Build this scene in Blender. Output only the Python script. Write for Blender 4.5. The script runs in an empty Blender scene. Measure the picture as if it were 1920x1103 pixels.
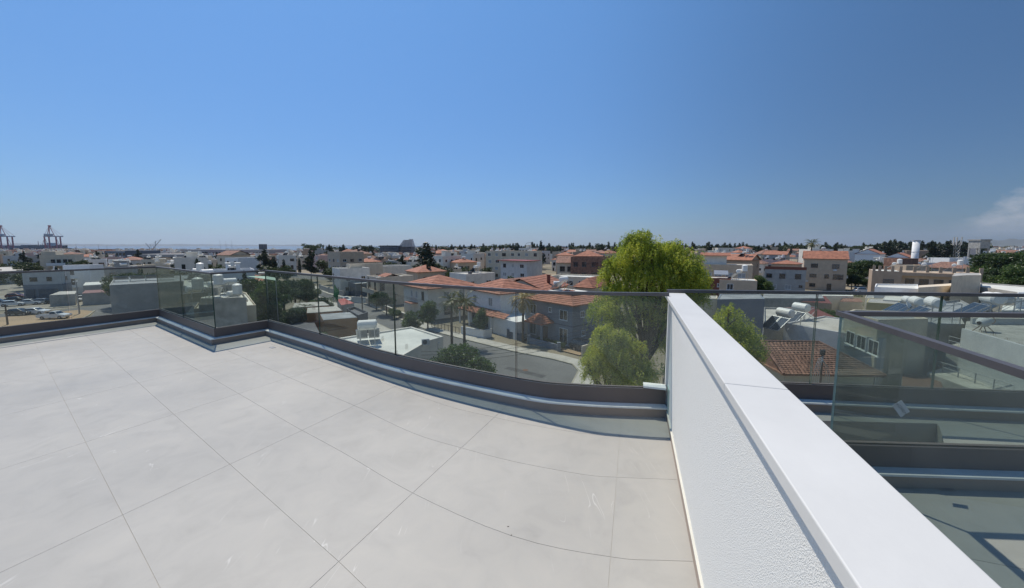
import bpy, bmesh, math, random
from mathutils import Vector, Matrix
import numpy as np
random.seed(7)
R = math.radians
C = bpy.context.scene.collection
SC = bpy.context.scene
# ------------------------------------------------------------------ camera, sky, sun
CAMZ = 15.0
FPX, CX = 700.0, 960.0
PIT = R(5.5)
HY = 461.0
CY = HY + FPX * math.tan(PIT)
cd = bpy.data.cameras.new('camera'); cam = bpy.data.objects.new('camera', cd); C.objects.link(cam)
cam.location = (0, 0, CAMZ); cam.rotation_euler = (R(90) - PIT, 0, 0)
cd.sensor_width = 36.0; cd.lens = FPX / 1920 * 36.0
cd.shift_y = -(551.5 - CY) / 1920
cd.clip_start = 0.05; cd.clip_end = 60000
SC.camera = cam
SUN = Vector((-.385, .53, 1.16)).normalized()
w = bpy.data.worlds.new('World'); SC.world = w; w.use_nodes = True
nt = w.node_tree; bg = nt.nodes['Background']
sky = nt.nodes.new('ShaderNodeTexSky'); sky.sky_type = 'NISHITA'; sky.sun_disc = False
sky.sun_elevation = math.asin(SUN.z); sky.sun_rotation = math.atan2(SUN.x, SUN.y)
sky.altitude = 0; sky.air_density = 1.0; sky.dust_density = 0.15; sky.ozone_density = 4.0
bg.inputs['Strength'].default_value = 0.105
# the haze band low over the sea is bluer than the model's: a smooth tint by elevation, all the way round
_tc = nt.nodes.new('ShaderNodeTexCoord'); _sx = nt.nodes.new('ShaderNodeSeparateXYZ'); nt.links.new(_tc.outputs['Generated'], _sx.inputs[0])
_cr = nt.nodes.new('ShaderNodeValToRGB'); _e = _cr.color_ramp.elements
_e[0].position = 0.0; _e[0].color = (.33, .43, .60, 1); _e[1].position = .6; _e[1].color = (.66, .95, 1.09, 1)
_k = _e.new(.12); _k.color = (.42, .555, .71, 1)
_mx = nt.nodes.new('ShaderNodeVectorMath'); _mx.operation = 'MULTIPLY'
_ar = nt.nodes.new('ShaderNodeMapRange'); _ar.interpolation_type = 'SMOOTHSTEP'; _ar.inputs['From Min'].default_value = .1; _ar.inputs['From Max'].default_value = .85; _ar.inputs['To Min'].default_value = 1.0; _ar.inputs['To Max'].default_value = .62
_m0 = nt.nodes.new('ShaderNodeVectorMath'); _m0.operation = 'SCALE'; nt.links.new(_sx.outputs['X'], _ar.inputs['Value']); nt.links.new(sky.outputs[0], _m0.inputs[0]); nt.links.new(_ar.outputs[0], _m0.inputs['Scale'])
nt.links.new(_sx.outputs['Z'], _cr.inputs[0]); nt.links.new(_m0.outputs[0], _mx.inputs[0]); nt.links.new(_cr.outputs[0], _mx.inputs[1])
# a faint cumulus bank low in the sky to the right
def _m(op, a, b=None, c=None):
    n = nt.nodes.new('ShaderNodeMath'); n.operation = op
    for i_, q in enumerate((a, b, c)):
        if q is None: continue
        if hasattr(q, 'links'): nt.links.new(q, n.inputs[i_])
        else: n.inputs[i_].default_value = q
    return n.outputs[0]
_mp = nt.nodes.new('ShaderNodeMapping'); _mp.inputs['Scale'].default_value = (1, 1, 2.2); nt.links.new(_tc.outputs['Generated'], _mp.inputs[0])
_n1 = nt.nodes.new('ShaderNodeTexNoise'); _n1.inputs['Scale'].default_value = 13; _n1.inputs['Detail'].default_value = 9; _n1.inputs['Roughness'].default_value = .6; nt.links.new(_mp.outputs[0], _n1.inputs['Vector'])
_az = _m('ARCTAN2', _sx.outputs['X'], _sx.outputs['Y'])
_wa = _m('SMOOTH_MIN', _m('MULTIPLY', _m('SUBTRACT', _az, .85), 17.0), 1.0, .2)
_top = _m('ADD', .02, _m('MULTIPLY', _m('MAXIMUM', _wa, 0.0), .062))
_cv = _m('SUBTRACT', _m('ADD', _m('MULTIPLY', _m('SUBTRACT', _top, _sx.outputs['Z']), 22.0), _m('MULTIPLY', _m('SUBTRACT', _n1.outputs['Fac'], .5), 3.2)), .05)
_lo = _m('MULTIPLY', _m('SUBTRACT', _sx.outputs['Z'], .012), 26.0)
_fc = _m('MULTIPLY', _m('MULTIPLY', _m('MINIMUM', _m('MAXIMUM', _cv, 0.0), 1.0), _m('MINIMUM', _m('MAXIMUM', _lo, 0.0), 1.0)), _m('MINIMUM', _m('MAXIMUM', _wa, 0.0), .75))
_cm = nt.nodes.new('ShaderNodeMix'); _cm.data_type = 'RGBA'; nt.links.new(_fc, _cm.inputs['Factor']); nt.links.new(_mx.outputs[0], _cm.inputs[6]); _cm.inputs[7].default_value = (4.8, 4.7, 4.9, 1)
nt.links.new(_cm.outputs[2], bg.inputs['Color'])
sl = bpy.data.lights.new('sun', 'SUN'); sl.energy = 3.3; sl.angle = R(0.53); sl.color = (1, .935, .83)
so = bpy.data.objects.new('sun', sl); C.objects.link(so)
so.rotation_euler = SUN.to_track_quat('Z', 'Y').to_euler(); so.location = (0, 0, 60)
SC.view_settings.view_transform = 'Standard'; SC.view_settings.look = 'None'
SC.view_settings.exposure = 0.36; SC.view_settings.gamma = 1.0
SC.render.engine = 'CYCLES'
SC.cycles.transparent_max_bounces = 24; SC.cycles.max_bounces = 6
SC.cycles.diffuse_bounces = 3; SC.cycles.glossy_bounces = 3; SC.cycles.volume_bounces = 0
SC.cycles.use_denoising = True

FV = Vector((0, math.cos(PIT), -math.sin(PIT))); UV = Vector((0, math.sin(PIT), math.cos(PIT)))
def ray(x, y): return Vector(((x - CX) / FPX, 0, 0)) + FV - UV * ((y - CY) / FPX)
def G(x, y, z=0.0):                       # where the line of sight meets the level z
    r = ray(x, y); t = (z - CAMZ) / r.z
    return Vector((r.x * t, r.y * t, z))
def W(x, y, D):                           # the point of that line at forward distance D
    r = ray(x, y); t = D / r.y
    return Vector((r.x * t, D, CAMZ + r.z * t))

# ------------------------------------------------------------------ materials
MATS = {}
def nodes(name):
    m = bpy.data.materials.new(name); m.use_nodes = True
    return m, m.node_tree, m.node_tree.nodes['Principled BSDF']
def mat(name, col, rough=.8, var=.12, scale=2.0, bump=0.0, bscale=40.0, metal=0.0, spec=.5, stretch=None, col2=None, v2scale=None, isl=0.0, obr=0.0):
    if name in MATS: return MATS[name]
    m, t, b = nodes(name)
    b.inputs['Roughness'].default_value = rough; b.inputs['Metallic'].default_value = metal
    b.inputs['Specular IOR Level'].default_value = spec
    tc = t.nodes.new('ShaderNodeTexCoord'); src = tc.outputs['Object']
    if stretch:
        mp = t.nodes.new('ShaderNodeMapping'); mp.inputs['Scale'].default_value = stretch
        t.links.new(src, mp.inputs[0]); src = mp.outputs[0]
    n = t.nodes.new('ShaderNodeTexNoise'); n.inputs['Scale'].default_value = scale; n.inputs['Detail'].default_value = 6
    n.inputs['Roughness'].default_value = .62
    t.links.new(src, n.inputs['Vector'])
    cr = t.nodes.new('ShaderNodeValToRGB')
    c2 = col2 or tuple(c * (1 - var * 2) for c in col)
    c1 = tuple(min(1, c * (1 + var)) for c in col)
    cr.color_ramp.elements[0].position = .3; cr.color_ramp.elements[1].position = .7
    cr.color_ramp.elements[0].color = (*c2, 1); cr.color_ramp.elements[1].color = (*c1, 1)
    t.links.new(n.outputs['Fac'], cr.inputs[0]); out = cr.outputs[0]
    for k, amt in (('isl', isl), ('obr', obr)):
        if amt > 0:
            if k == 'isl': s = t.nodes.new('ShaderNodeNewGeometry').outputs['Random Per Island']
            else: s = t.nodes.new('ShaderNodeObjectInfo').outputs['Random']
            mr = t.nodes.new('ShaderNodeMapRange'); mr.inputs['To Min'].default_value = 1 - amt; mr.inputs['To Max'].default_value = 1 + amt
            t.links.new(s, mr.inputs['Value'])
            vm = t.nodes.new('ShaderNodeVectorMath'); vm.operation = 'SCALE'
            t.links.new(out, vm.inputs[0]); t.links.new(mr.outputs[0], vm.inputs['Scale']); out = vm.outputs[0]
    t.links.new(out, b.inputs['Base Color'])
    if bump > 0:
        n2 = t.nodes.new('ShaderNodeTexNoise'); n2.inputs['Scale'].default_value = bscale; n2.inputs['Detail'].default_value = 5
        t.links.new(src, n2.inputs['Vector'])
        bp = t.nodes.new('ShaderNodeBump'); bp.inputs['Strength'].default_value = bump; bp.inputs['Distance'].default_value = .02
        t.links.new(n2.outputs['Fac'], bp.inputs['Height']); t.links.new(bp.outputs[0], b.inputs['Normal'])
    MATS[name] = m; return m

def glass_mat(name, tint, veil=.03, refl=1.0):
    m = bpy.data.materials.new(name); m.use_nodes = True; t = m.node_tree; t.nodes.clear()
    o = t.nodes.new('ShaderNodeOutputMaterial')
    tr = t.nodes.new('ShaderNodeBsdfTransparent'); tr.inputs[0].default_value = (*tint, 1)
    lw = t.nodes.new('ShaderNodeLayerWeight'); lw.inputs[0].default_value = .5          # slanting light crosses more glass and loses more
    sm = t.nodes.new('ShaderNodeMapRange'); sm.interpolation_type = 'SMOOTHSTEP'; sm.inputs['From Min'].default_value = .5; sm.inputs['From Max'].default_value = .78; t.links.new(lw.outputs['Facing'], sm.inputs['Value'])
    tm = t.nodes.new('ShaderNodeMix'); tm.data_type = 'RGBA'; t.links.new(sm.outputs[0], tm.inputs['Factor']); tm.inputs[6].default_value = (*tint, 1); tm.inputs[7].default_value = (tint[0] * .73, tint[1] * .77, tint[2] * .755, 1); t.links.new(tm.outputs[2], tr.inputs[0])
    df = t.nodes.new('ShaderNodeBsdfDiffuse'); df.inputs[0].default_value = (.5, .52, .5, 1)
    tl = t.nodes.new('ShaderNodeBsdfTranslucent'); tl.inputs[0].default_value = (.5, .52, .5, 1)
    dm = t.nodes.new('ShaderNodeMixShader'); t.links.new(df.outputs[0], dm.inputs[1]); t.links.new(tl.outputs[0], dm.inputs[2])
    tc = t.nodes.new('ShaderNodeTexCoord'); ns = t.nodes.new('ShaderNodeTexNoise'); ns.inputs['Scale'].default_value = 3.0; ns.inputs['Detail'].default_value = 8
    t.links.new(tc.outputs['Object'], ns.inputs['Vector'])
    mr = t.nodes.new('ShaderNodeMapRange'); mr.inputs['From Min'].default_value = .3; mr.inputs['From Max'].default_value = .7
    mr.inputs['To Min'].default_value = veil * .5; mr.inputs['To Max'].default_value = veil * 1.5; t.links.new(ns.outputs['Fac'], mr.inputs['Value'])
    m1 = t.nodes.new('ShaderNodeMixShader'); t.links.new(mr.outputs[0], m1.inputs[0]); t.links.new(tr.outputs[0], m1.inputs[1]); t.links.new(dm.outputs[0], m1.inputs[2])
    gl = t.nodes.new('ShaderNodeBsdfGlossy'); gl.inputs['Roughness'].default_value = 0.01; gl.inputs[0].default_value = (.9, .95, .93, 1)
    fr = t.nodes.new('ShaderNodeLayerWeight'); fr.inputs[0].default_value = .5
    pw = t.nodes.new('ShaderNodeMath'); pw.operation = 'POWER'; pw.inputs[1].default_value = 4.5; t.links.new(fr.outputs['Facing'], pw.inputs[0])
    mu = t.nodes.new('ShaderNodeMath'); mu.operation = 'MULTIPLY_ADD'; mu.inputs[1].default_value = .5 * refl; mu.inputs[2].default_value = .022 * refl; mu.use_clamp = True; t.links.new(pw.outputs[0], mu.inputs[0])
    m2 = t.nodes.new('ShaderNodeMixShader'); t.links.new(mu.outputs[0], m2.inputs[0]); t.links.new(m1.outputs[0], m2.inputs[1]); t.links.new(gl.outputs[0], m2.inputs[2])
    t.links.new(m2.outputs[0], o.inputs[0]); MATS[name] = m; return m

def leaf_mat(name, c1, c2, c3=None, scale=.6, trans=.45):
    m = bpy.data.materials.new(name); m.use_nodes = True; t = m.node_tree; t.nodes.clear()
    o = t.nodes.new('ShaderNodeOutputMaterial')
    tc = t.nodes.new('ShaderNodeTexCoord'); n = t.nodes.new('ShaderNodeTexNoise'); n.inputs['Scale'].default_value = scale; n.inputs['Detail'].default_value = 3
    t.links.new(tc.outputs['Object'], n.inputs['Vector'])
    g = t.nodes.new('ShaderNodeNewGeometry')
    ad = t.nodes.new('ShaderNodeMath'); ad.operation = 'MULTIPLY_ADD'; ad.inputs[1].default_value = .45; t.links.new(g.outputs['Random Per Island'], ad.inputs[0])
    sb = t.nodes.new('ShaderNodeMath'); sb.operation = 'SUBTRACT'; sb.inputs[1].default_value = .22; t.links.new(n.outputs['Fac'], sb.inputs[0]); t.links.new(sb.outputs[0], ad.inputs[2])
    cr = t.nodes.new('ShaderNodeValToRGB'); e = cr.color_ramp.elements; e[0].position = .25; e[1].position = .75
    e[0].color = (*c1, 1); e[1].color = (*(c3 or c2), 1)
    k = e.new(.5); k.color = (*c2, 1)
    t.links.new(ad.outputs[0], cr.inputs[0])
    d = t.nodes.new('ShaderNodeBsdfDiffuse'); tl = t.nodes.new('ShaderNodeBsdfTranslucent')
    gl = t.nodes.new('ShaderNodeBsdfGlossy'); gl.inputs['Roughness'].default_value = .45; gl.inputs[0].default_value = (.8, .8, .8, 1)
    t.links.new(cr.outputs[0], d.inputs[0]); t.links.new(cr.outputs[0], tl.inputs[0])
    mx = t.nodes.new('ShaderNodeMixShader'); mx.inputs[0].default_value = trans
    t.links.new(d.outputs[0], mx.inputs[1]); t.links.new(tl.outputs[0], mx.inputs[2])
    m2 = t.nodes.new('ShaderNodeMixShader'); m2.inputs[0].default_value = .04
    t.links.new(mx.outputs[0], m2.inputs[1]); t.links.new(gl.outputs[0], m2.inputs[2])
    t.links.new(m2.outputs[0], o.inputs[0]); MATS[name] = m; return m

# ------------------------------------------------------------------ mesh builder
class MB:
    def __init__(s): s.v = []; s.f = []; s.m = []; s.mi = 0
    def add(s, vs, fs, mi=None):
        o = len(s.v); s.v += [tuple(v) for v in vs]; s.f += [tuple(i + o for i in f) for f in fs]
        s.m += [s.mi if mi is None else mi] * len(fs); return s
    def box(s, x0, y0, z0, x1, y1, z1, mi=None, M=None):
        vs = [Vector(p) for p in ((x0, y0, z0), (x1, y0, z0), (x1, y1, z0), (x0, y1, z0), (x0, y0, z1), (x1, y0, z1), (x1, y1, z1), (x0, y1, z1))]
        if M: vs = [M @ v for v in vs]
        return s.add(vs, [(0, 3, 2, 1), (4, 5, 6, 7), (0, 1, 5, 4), (1, 2, 6, 5), (2, 3, 7, 6), (3, 0, 4, 7)], mi)
    def prism(s, pts, z0, z1, mi=None):
        n = len(pts); a = sum(pts[i][0] * pts[(i + 1) % n][1] - pts[(i + 1) % n][0] * pts[i][1] for i in range(n))
        if a < 0: pts = pts[::-1]
        vs = [(p[0], p[1], z0) for p in pts] + [(p[0], p[1], z1) for p in pts]
        return s.add(vs, [tuple(range(n))[::-1], tuple(range(n, 2 * n))] + [(i, (i + 1) % n, n + (i + 1) % n, n + i) for i in range(n)], mi)
    def tube(s, p0, p1, r0, r1=None, n=6, mi=None, cap=True):
        p0 = Vector(p0); p1 = Vector(p1); r1 = r0 if r1 is None else r1
        d = (p1 - p0).normalized(); a = d.orthogonal().normalized(); b = d.cross(a)
        vs = []
        for p, r in ((p0, r0), (p1, r1)):
            for i in range(n):
                t = 2 * math.pi * i / n; vs.append(p + a * math.cos(t) * r + b * math.sin(t) * r)
        fs = [(i, (i + 1) % n, n + (i + 1) % n, n + i) for i in range(n)]
        if cap: fs += [tuple(range(n))[::-1], tuple(range(n, 2 * n))]
        return s.add(vs, fs, mi)
    def beam(s, p0, p1, wd, mi=None):  return s.tube(p0, p1, wd * .7, None, 4, mi)
    def path(s, pts, r, n=5, mi=None):
        for a, b in zip(pts[:-1], pts[1:]): s.tube(a, b, r, r, n, mi, False)
        return s
    def build(s, name, mats, parent=None, smooth=False):
        me = bpy.data.meshes.new(name); me.from_pydata(s.v, [], s.f)
        for m in (mats if isinstance(mats, (list, tuple)) else [mats]): me.materials.append(MATS[m] if isinstance(m, str) else m)
        if any(s.m): me.polygons.foreach_set('material_index', s.m)
        if smooth: me.polygons.foreach_set('use_smooth', [True] * len(s.f))
        o = bpy.data.objects.new(name, me); C.objects.link(o)
        if parent: o.parent = parent
        return o
def tag(o, label=None, cat=None, group=None, kind=None):
    if label: o['label'] = label
    if cat: o['category'] = cat
    if group: o['group'] = group
    if kind: o['kind'] = kind
    return o
def thing(name, label, cat, loc=(0, 0, 0), rz=0.0, group=None):
    o = bpy.data.objects.new(name, None); o.empty_display_size = .3; C.objects.link(o)
    o.location = loc; o.rotation_euler = (0, 0, rz); return tag(o, label, cat, group)
def part(name, mesh, parent, loc=(0, 0, 0), rz=0.0):
    o = bpy.data.objects.new(name, mesh); C.objects.link(o); o.parent = parent; o.location = loc; o.rotation_euler = (0, 0, rz); return o
def copy_tree(o, parent=None):
    c = o.copy(); C.objects.link(c); c.parent = parent
    for ch in CH.get(o.name, []): copy_tree(ch, c)
    return c
CH = {}
def register(o):            # remember children so that copying stays quick
    kids = [k for k in bpy.data.objects if k.parent == o]; CH[o.name] = kids
    for k in kids: register(k)

# ---- colours
mat('white_paint', (0.8, 0.79, 0.76), .75, .05, 1.5)
mat('tank_white', (.78, .76, .70), .45, .06, 2.0)
mat('off_white', (0.72, 0.67, 0.58), .85, .08, .8)
mat('cream', (0.64, 0.55, 0.42), .85, .08, .8)
mat('beige', (.54, .42, .30), .88, .08, .8)
mat('tan_wall', (.42, .31, .22), .88, .08, .8)
mat('pink_wall', (0.56, 0.41, 0.37), .88, .07, .8)
mat('grey_wall', (0.38, 0.37, 0.35), .88, .10, .7)
mat('light_grey', (0.55, 0.55, 0.54), .85, .08, .7)
mat('blue_grey', (0.22, 0.245, 0.28), .85, .06, .7)
mat('slate_blue', (.10, .12, .15), .8, .08, .7)
mat('dark_grey', (.10, .10, .11), .7, .1, 1.)
mat('brick_red', (.20, .07, .045), .85, .15, 2.)
mat('yellow_wall', (0.58, 0.47, 0.24), .85, .08, 1.)
mat('concrete', (0.42, 0.4, 0.36), .9, .16, .9, .3, 12)
mat('flat_roof', (0.5, 0.47, 0.41), .9, .14, .35, .2, 6)
mat('flat_roof_light', (.66, .65, .58), .85, .10, .3, .15, 6)
mat('flat_roof_grey', (.32, .33, .33), .9, .2, .4)
mat('terracotta', (0.36, 0.15, 0.09), .82, .22, 1.1, .6, 9, obr=.12)
mat('terracotta_old', (0.28, 0.15, 0.105), .85, .3, 1.6, .6, 9)
mat('brown_tile', (.25, .135, .09), .85, .28, 2.5, .5, 12, isl=.2)
mat('red_metal', (.26, .05, .04), .6, .12, .6)
mat('maroon_sheet', (.20, .065, .05), .6, .1, .8)
mat('metal_grey', (.32, .33, .34), .45, .08, 2., metal=.5)
mat('galv', (.45, .46, .46), .4, .1, 3., metal=.6)
mat('rust', (.18, .09, .05), .8, .3, 4.)
mat('panel_dark', (.035, .045, .06), .15, .1, 1., spec=.8)
mat('pane_dark', (.022, .028, .034), .08, .25, .8, spec=.9)
mat('shutter', (.30, .31, .31), .7, .06, 1.)
mat('door_brown', (.13, .075, .045), .6, .1, 1.)
mat('black_iron', (.02, .02, .022), .5, .1, 2.)
mat('wood_pole', (.13, .10, .075), .9, .2, 3., stretch=(6, 6, .4))
mat('bark', (.085, .06, .042), .95, .3, 3., .8, 20, stretch=(3, 3, .6))
mat('palm_bark', (.17, .13, .09), .95, .3, 4., .8, 20)
mat('cable', (.03, .03, .03), .7)
mat('crane_red', (0.42, 0.1, 0.11), .6, .1, .05)
mat('crane_grey', (.40, .42, .45), .6, .1, .05)
mat('hull', (.022, .03, .042), .6, .25, .02)
mat('ship_white', (.6, .62, .63), .6, .1, .02)
mat('asphalt', (0.15, 0.148, 0.14), .92, .14, .12, .2, 30)
mat('patch', (.085, .083, .08), .9, .15, .8)
mat('pavement', (0.46, 0.43, 0.37), .9, .12, .6, .2, 12)
mat('kerb', (.36, .33, .25), .9, .15, 1.2)
mat('dirt', (.36, .25, .145), .97, .2, .09, .4, 3, col2=(.26, .19, .12))
mat('ground', (0.28, 0.23, 0.16), .97, .2, .03, .4, 1.2, col2=(.07, .075, .05))
mat('dry_field', (.34, .29, .18), .97, .2, .06, .4, 2.)
mat('plot_paving', (.30, .27, .22), .95, .2, .3)
mat('glass_green_sheet', (.30, .42, .38), .2, .1, 1.)
mat('flag_green', (.02, .22, .07), .8, .1, 1.)
mat('flag_pale', (.42, .55, .42), .8, .1, 1.)
mat('awning_red', (.42, .10, .08), .8, .1, .5)
mat('fascia_orange', (.34, .15, .04), .8, .1, .5)
mat('skirting_cream', (.62, .60, .52), .7, .04, 3.)
mat('car_white', (.72, .72, .70), .25, .02, 1., spec=.7)
mat('car_silver', (.38, .40, .42), .25, .02, 1., metal=.5)
mat('car_dark', (.025, .032, .042), .2, .02, 1., spec=.8)
mat('car_red', (.14, .02, .025), .25, .02, 1.)
mat('car_blue', (.05, .08, .13), .25, .02, 1.)
mat('car_glass', (.012, .015, .018), .05, .02, 1., spec=1.0)
mat('rubber', (.018, .018, .018), .85)
mat('rim', (.35, .35, .36), .35, metal=.7)
mat('lamp_red', (.35, .01, .01), .3); mat('lamp_white', (.75, .75, .72), .2)
mat('clad', (.15, .118, .105), .5, .06, 1.5)
mat('ledge_metal', (.78, .76, .72), .5, .10, 3.)
mat('rail_bronze', (.125, .112, .110), .42, .06, 6., metal=.35)
mat('cap_white', (.64, .625, .59), .45, .035, 2.2, spec=.3, bump=.05, bscale=25)
mat('steel', (.35, .35, .36), .4, .1, 4., metal=.8)
mat('plastic_cup', (.13, .13, .13), .6)
mat('hill', (.13, .14, .12), 1., .15, .0012)
leaf_mat('leaf_pepper', (.13, .19, .03), (.38, .46, .05), (.68, .66, .09), .55, .55)
leaf_mat('leaf_pepper_low', (.18, .24, .03), (.46, .52, .06), (.72, .68, .10), .8, .5)
leaf_mat('leaf_dark', (.02, .038, .012), (.045, .08, .022), (.09, .13, .035), .8, .35)
leaf_mat('leaf_bush', (.03, .06, .014), (.07, .125, .026), (.14, .20, .045), .9, .4)
leaf_mat('leaf_pine', (.014, .024, .012), (.028, .044, .019), (.05, .068, .027), .3, .2)
leaf_mat('leaf_far', (.025, .04, .015), (.05, .072, .026), (.09, .11, .038), .3, .3)
leaf_mat('leaf_palm', (.03, .055, .012), (.07, .10, .025), (.20, .16, .05), 2., .4)
leaf_mat('leaf_palm_dry', (.20, .15, .04), (.36, .27, .06), (.40, .26, .12), 2., .4)
glass_mat('glass', (.85, .885, .87), .036, 1.0)
mat('glass_edge', (.035, .075, .06), .15, .05, 2., spec=.8)
mat('glass_edge_light', (.45, .58, .53), .2, .05, 2.)
glass_mat('glass_rail_far', (.72, .84, .80), .22)
# render coat with pebbly relief
m, t, b = nodes('render_white'); MATS['render_white'] = m
b.inputs['Roughness'].default_value = .9; b.inputs['Specular IOR Level'].default_value = .2
tc = t.nodes.new('ShaderNodeTexCoord')
vo = t.nodes.new('ShaderNodeTexVoronoi'); vo.inputs['Scale'].default_value = 330; t.links.new(tc.outputs['Object'], vo.inputs['Vector'])
ns = t.nodes.new('ShaderNodeTexNoise'); ns.inputs['Scale'].default_value = 150; ns.inputs['Detail'].default_value = 7; t.links.new(tc.outputs['Object'], ns.inputs['Vector'])
mm = t.nodes.new('ShaderNodeMath'); mm.operation = 'ADD'; t.links.new(vo.outputs['Distance'], mm.inputs[0]); t.links.new(ns.outputs['Fac'], mm.inputs[1])
bp = t.nodes.new('ShaderNodeBump'); bp.inputs['Strength'].default_value = .6; bp.inputs['Distance'].default_value = .0026; t.links.new(mm.outputs[0], bp.inputs['Height']); t.links.new(bp.outputs[0], b.inputs['Normal'])
cr = t.nodes.new('ShaderNodeValToRGB'); cr.color_ramp.elements[0].position = .55; cr.color_ramp.elements[1].position = .75
cr.color_ramp.elements[0].color = (.46, .44, .41, 1); cr.color_ramp.elements[1].color = (.76, .745, .70, 1)
t.links.new(mm.outputs[0], cr.inputs[0]); t.links.new(cr.outputs[0], b.inputs['Base Color'])
# porcelain deck tile: clouded grey with short pale veins
def tile_mat(name, base, warm):
    m, t, b = nodes(name); MATS[name] = m
    b.inputs['Roughness'].default_value = .48; b.inputs['Specular IOR Level'].default_value = .35
    tc = t.nodes.new('ShaderNodeTexCoord'); oi = t.nodes.new('ShaderNodeObjectInfo')
    of = t.nodes.new('ShaderNodeVectorMath'); of.operation = 'MULTIPLY_ADD'
    t.links.new(oi.outputs['Random'], of.inputs[0]); of.inputs[1].default_value = (37, 53, 11); t.links.new(tc.outputs['Object'], of.inputs[2])
    n1 = t.nodes.new('ShaderNodeTexNoise'); n1.inputs['Scale'].default_value = 4.2; n1.inputs['Detail'].default_value = 8; n1.inputs['Distortion'].default_value = .8; n1.inputs['Roughness'].default_value = .6
    t.links.new(of.outputs[0], n1.inputs['Vector'])
    cr = t.nodes.new('ShaderNodeValToRGB'); e = cr.color_ramp.elements; e[0].position = .25; e[1].position = .75
    e[0].color = (*[c * .90 for c in base], 1); e[1].color = (*warm, 1); k = e.new(.5); k.color = (*base, 1)
    t.links.new(n1.outputs['Fac'], cr.inputs[0])
    # veins: thin zero crossings of a stretched noise, broken up by a mask
    mp = t.nodes.new('ShaderNodeMapping'); mp.inputs['Rotation'].default_value = (0, 0, R(-28)); mp.inputs['Scale'].default_value = (3.4, .35, 1); t.links.new(of.outputs[0], mp.inputs[0])
    n2 = t.nodes.new('ShaderNodeTexNoise'); n2.inputs['Scale'].default_value = 1.5; n2.inputs['Detail'].default_value = 2.5; n2.inputs['Distortion'].default_value = .12
    t.links.new(mp.outputs[0], n2.inputs['Vector'])
    a = t.nodes.new('ShaderNodeMath'); a.operation = 'SUBTRACT'; a.inputs[1].default_value = .5; t.links.new(n2.outputs['Fac'], a.inputs[0])
    ab = t.nodes.new('ShaderNodeMath'); ab.operation = 'ABSOLUTE'; t.links.new(a.outputs[0], ab.inputs[0])
    r1 = t.nodes.new('ShaderNodeMapRange'); r1.inputs['From Min'].default_value = 0; r1.inputs['From Max'].default_value = .0022; r1.inputs['To Min'].default_value = 1; r1.inputs['To Max'].default_value = 0; t.links.new(ab.outputs[0], r1.inputs['Value'])
    n3 = t.nodes.new('ShaderNodeTexNoise'); n3.inputs['Scale'].default_value = 4.5; n3.inputs['Detail'].default_value = 2; t.links.new(of.outputs[0], n3.inputs['Vector'])
    r2 = t.nodes.new('ShaderNodeMapRange'); r2.inputs['From Min'].default_value = .53; r2.inputs['From Max'].default_value = .60; t.links.new(n3.outputs['Fac'], r2.inputs['Value'])
    mu = t.nodes.new('ShaderNodeMath'); mu.operation = 'MULTIPLY'; t.links.new(r1.outputs[0], mu.inputs[0]); t.links.new(r2.outputs[0], mu.inputs[1])
    mx = t.nodes.new('ShaderNodeMix'); mx.data_type = 'RGBA'; t.links.new(mu.outputs[0], mx.inputs['Factor']); t.links.new(cr.outputs[0], mx.inputs[6]); mx.inputs[7].default_value = (.53, .51, .47, 1)
    # dusty smudges shared by the whole floor
    gp = t.nodes.new('ShaderNodeNewGeometry'); n4 = t.nodes.new('ShaderNodeTexNoise'); n4.inputs['Scale'].default_value = .9; n4.inputs['Detail'].default_value = 7; t.links.new(gp.outputs['Position'], n4.inputs['Vector'])
    r4 = t.nodes.new('ShaderNodeMapRange'); r4.inputs['To Min'].default_value = .86; r4.inputs['To Max'].default_value = 1.12; t.links.new(n4.outputs['Fac'], r4.inputs['Value'])
    sc = t.nodes.new('ShaderNodeVectorMath'); sc.operation = 'SCALE'; t.links.new(mx.outputs[2], sc.inputs[0]); t.links.new(r4.outputs[0], sc.inputs['Scale'])
    t.links.new(sc.outputs[0], b.inputs['Base Color'])
    r5 = t.nodes.new('ShaderNodeMapRange'); r5.inputs['To Min'].default_value = .38; r5.inputs['To Max'].default_value = .62; t.links.new(n4.outputs['Fac'], r5.inputs['Value']); t.links.new(r5.outputs[0], b.inputs['Roughness'])
tile_mat('deck_tile', (.392, .372, .335), (.418, .394, .350))
mat('grout', (.42, .395, .34), .95, .02, .7, col2=(.31, .29, .25))
mat('curb_tile', (.37, .29, .235), .7, .06, 1.5)
# sea
m, t, b = nodes('sea'); MATS['sea'] = m
b.inputs['Base Color'].default_value = (.035, .09, .15, 1); b.inputs['Roughness'].default_value = .45
tc = t.nodes.new('ShaderNodeTexCoord'); ns = t.nodes.new('ShaderNodeTexNoise'); ns.inputs['Scale'].default_value = .05; ns.inputs['Detail'].default_value = 5
t.links.new(tc.outputs['Object'], ns.inputs['Vector']); bp = t.nodes.new('ShaderNodeBump'); bp.inputs['Distance'].default_value = 3; bp.inputs['Strength'].default_value = .6
t.links.new(ns.outputs['Fac'], bp.inputs['Height']); t.links.new(bp.outputs[0], b.inputs['Normal'])

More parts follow.
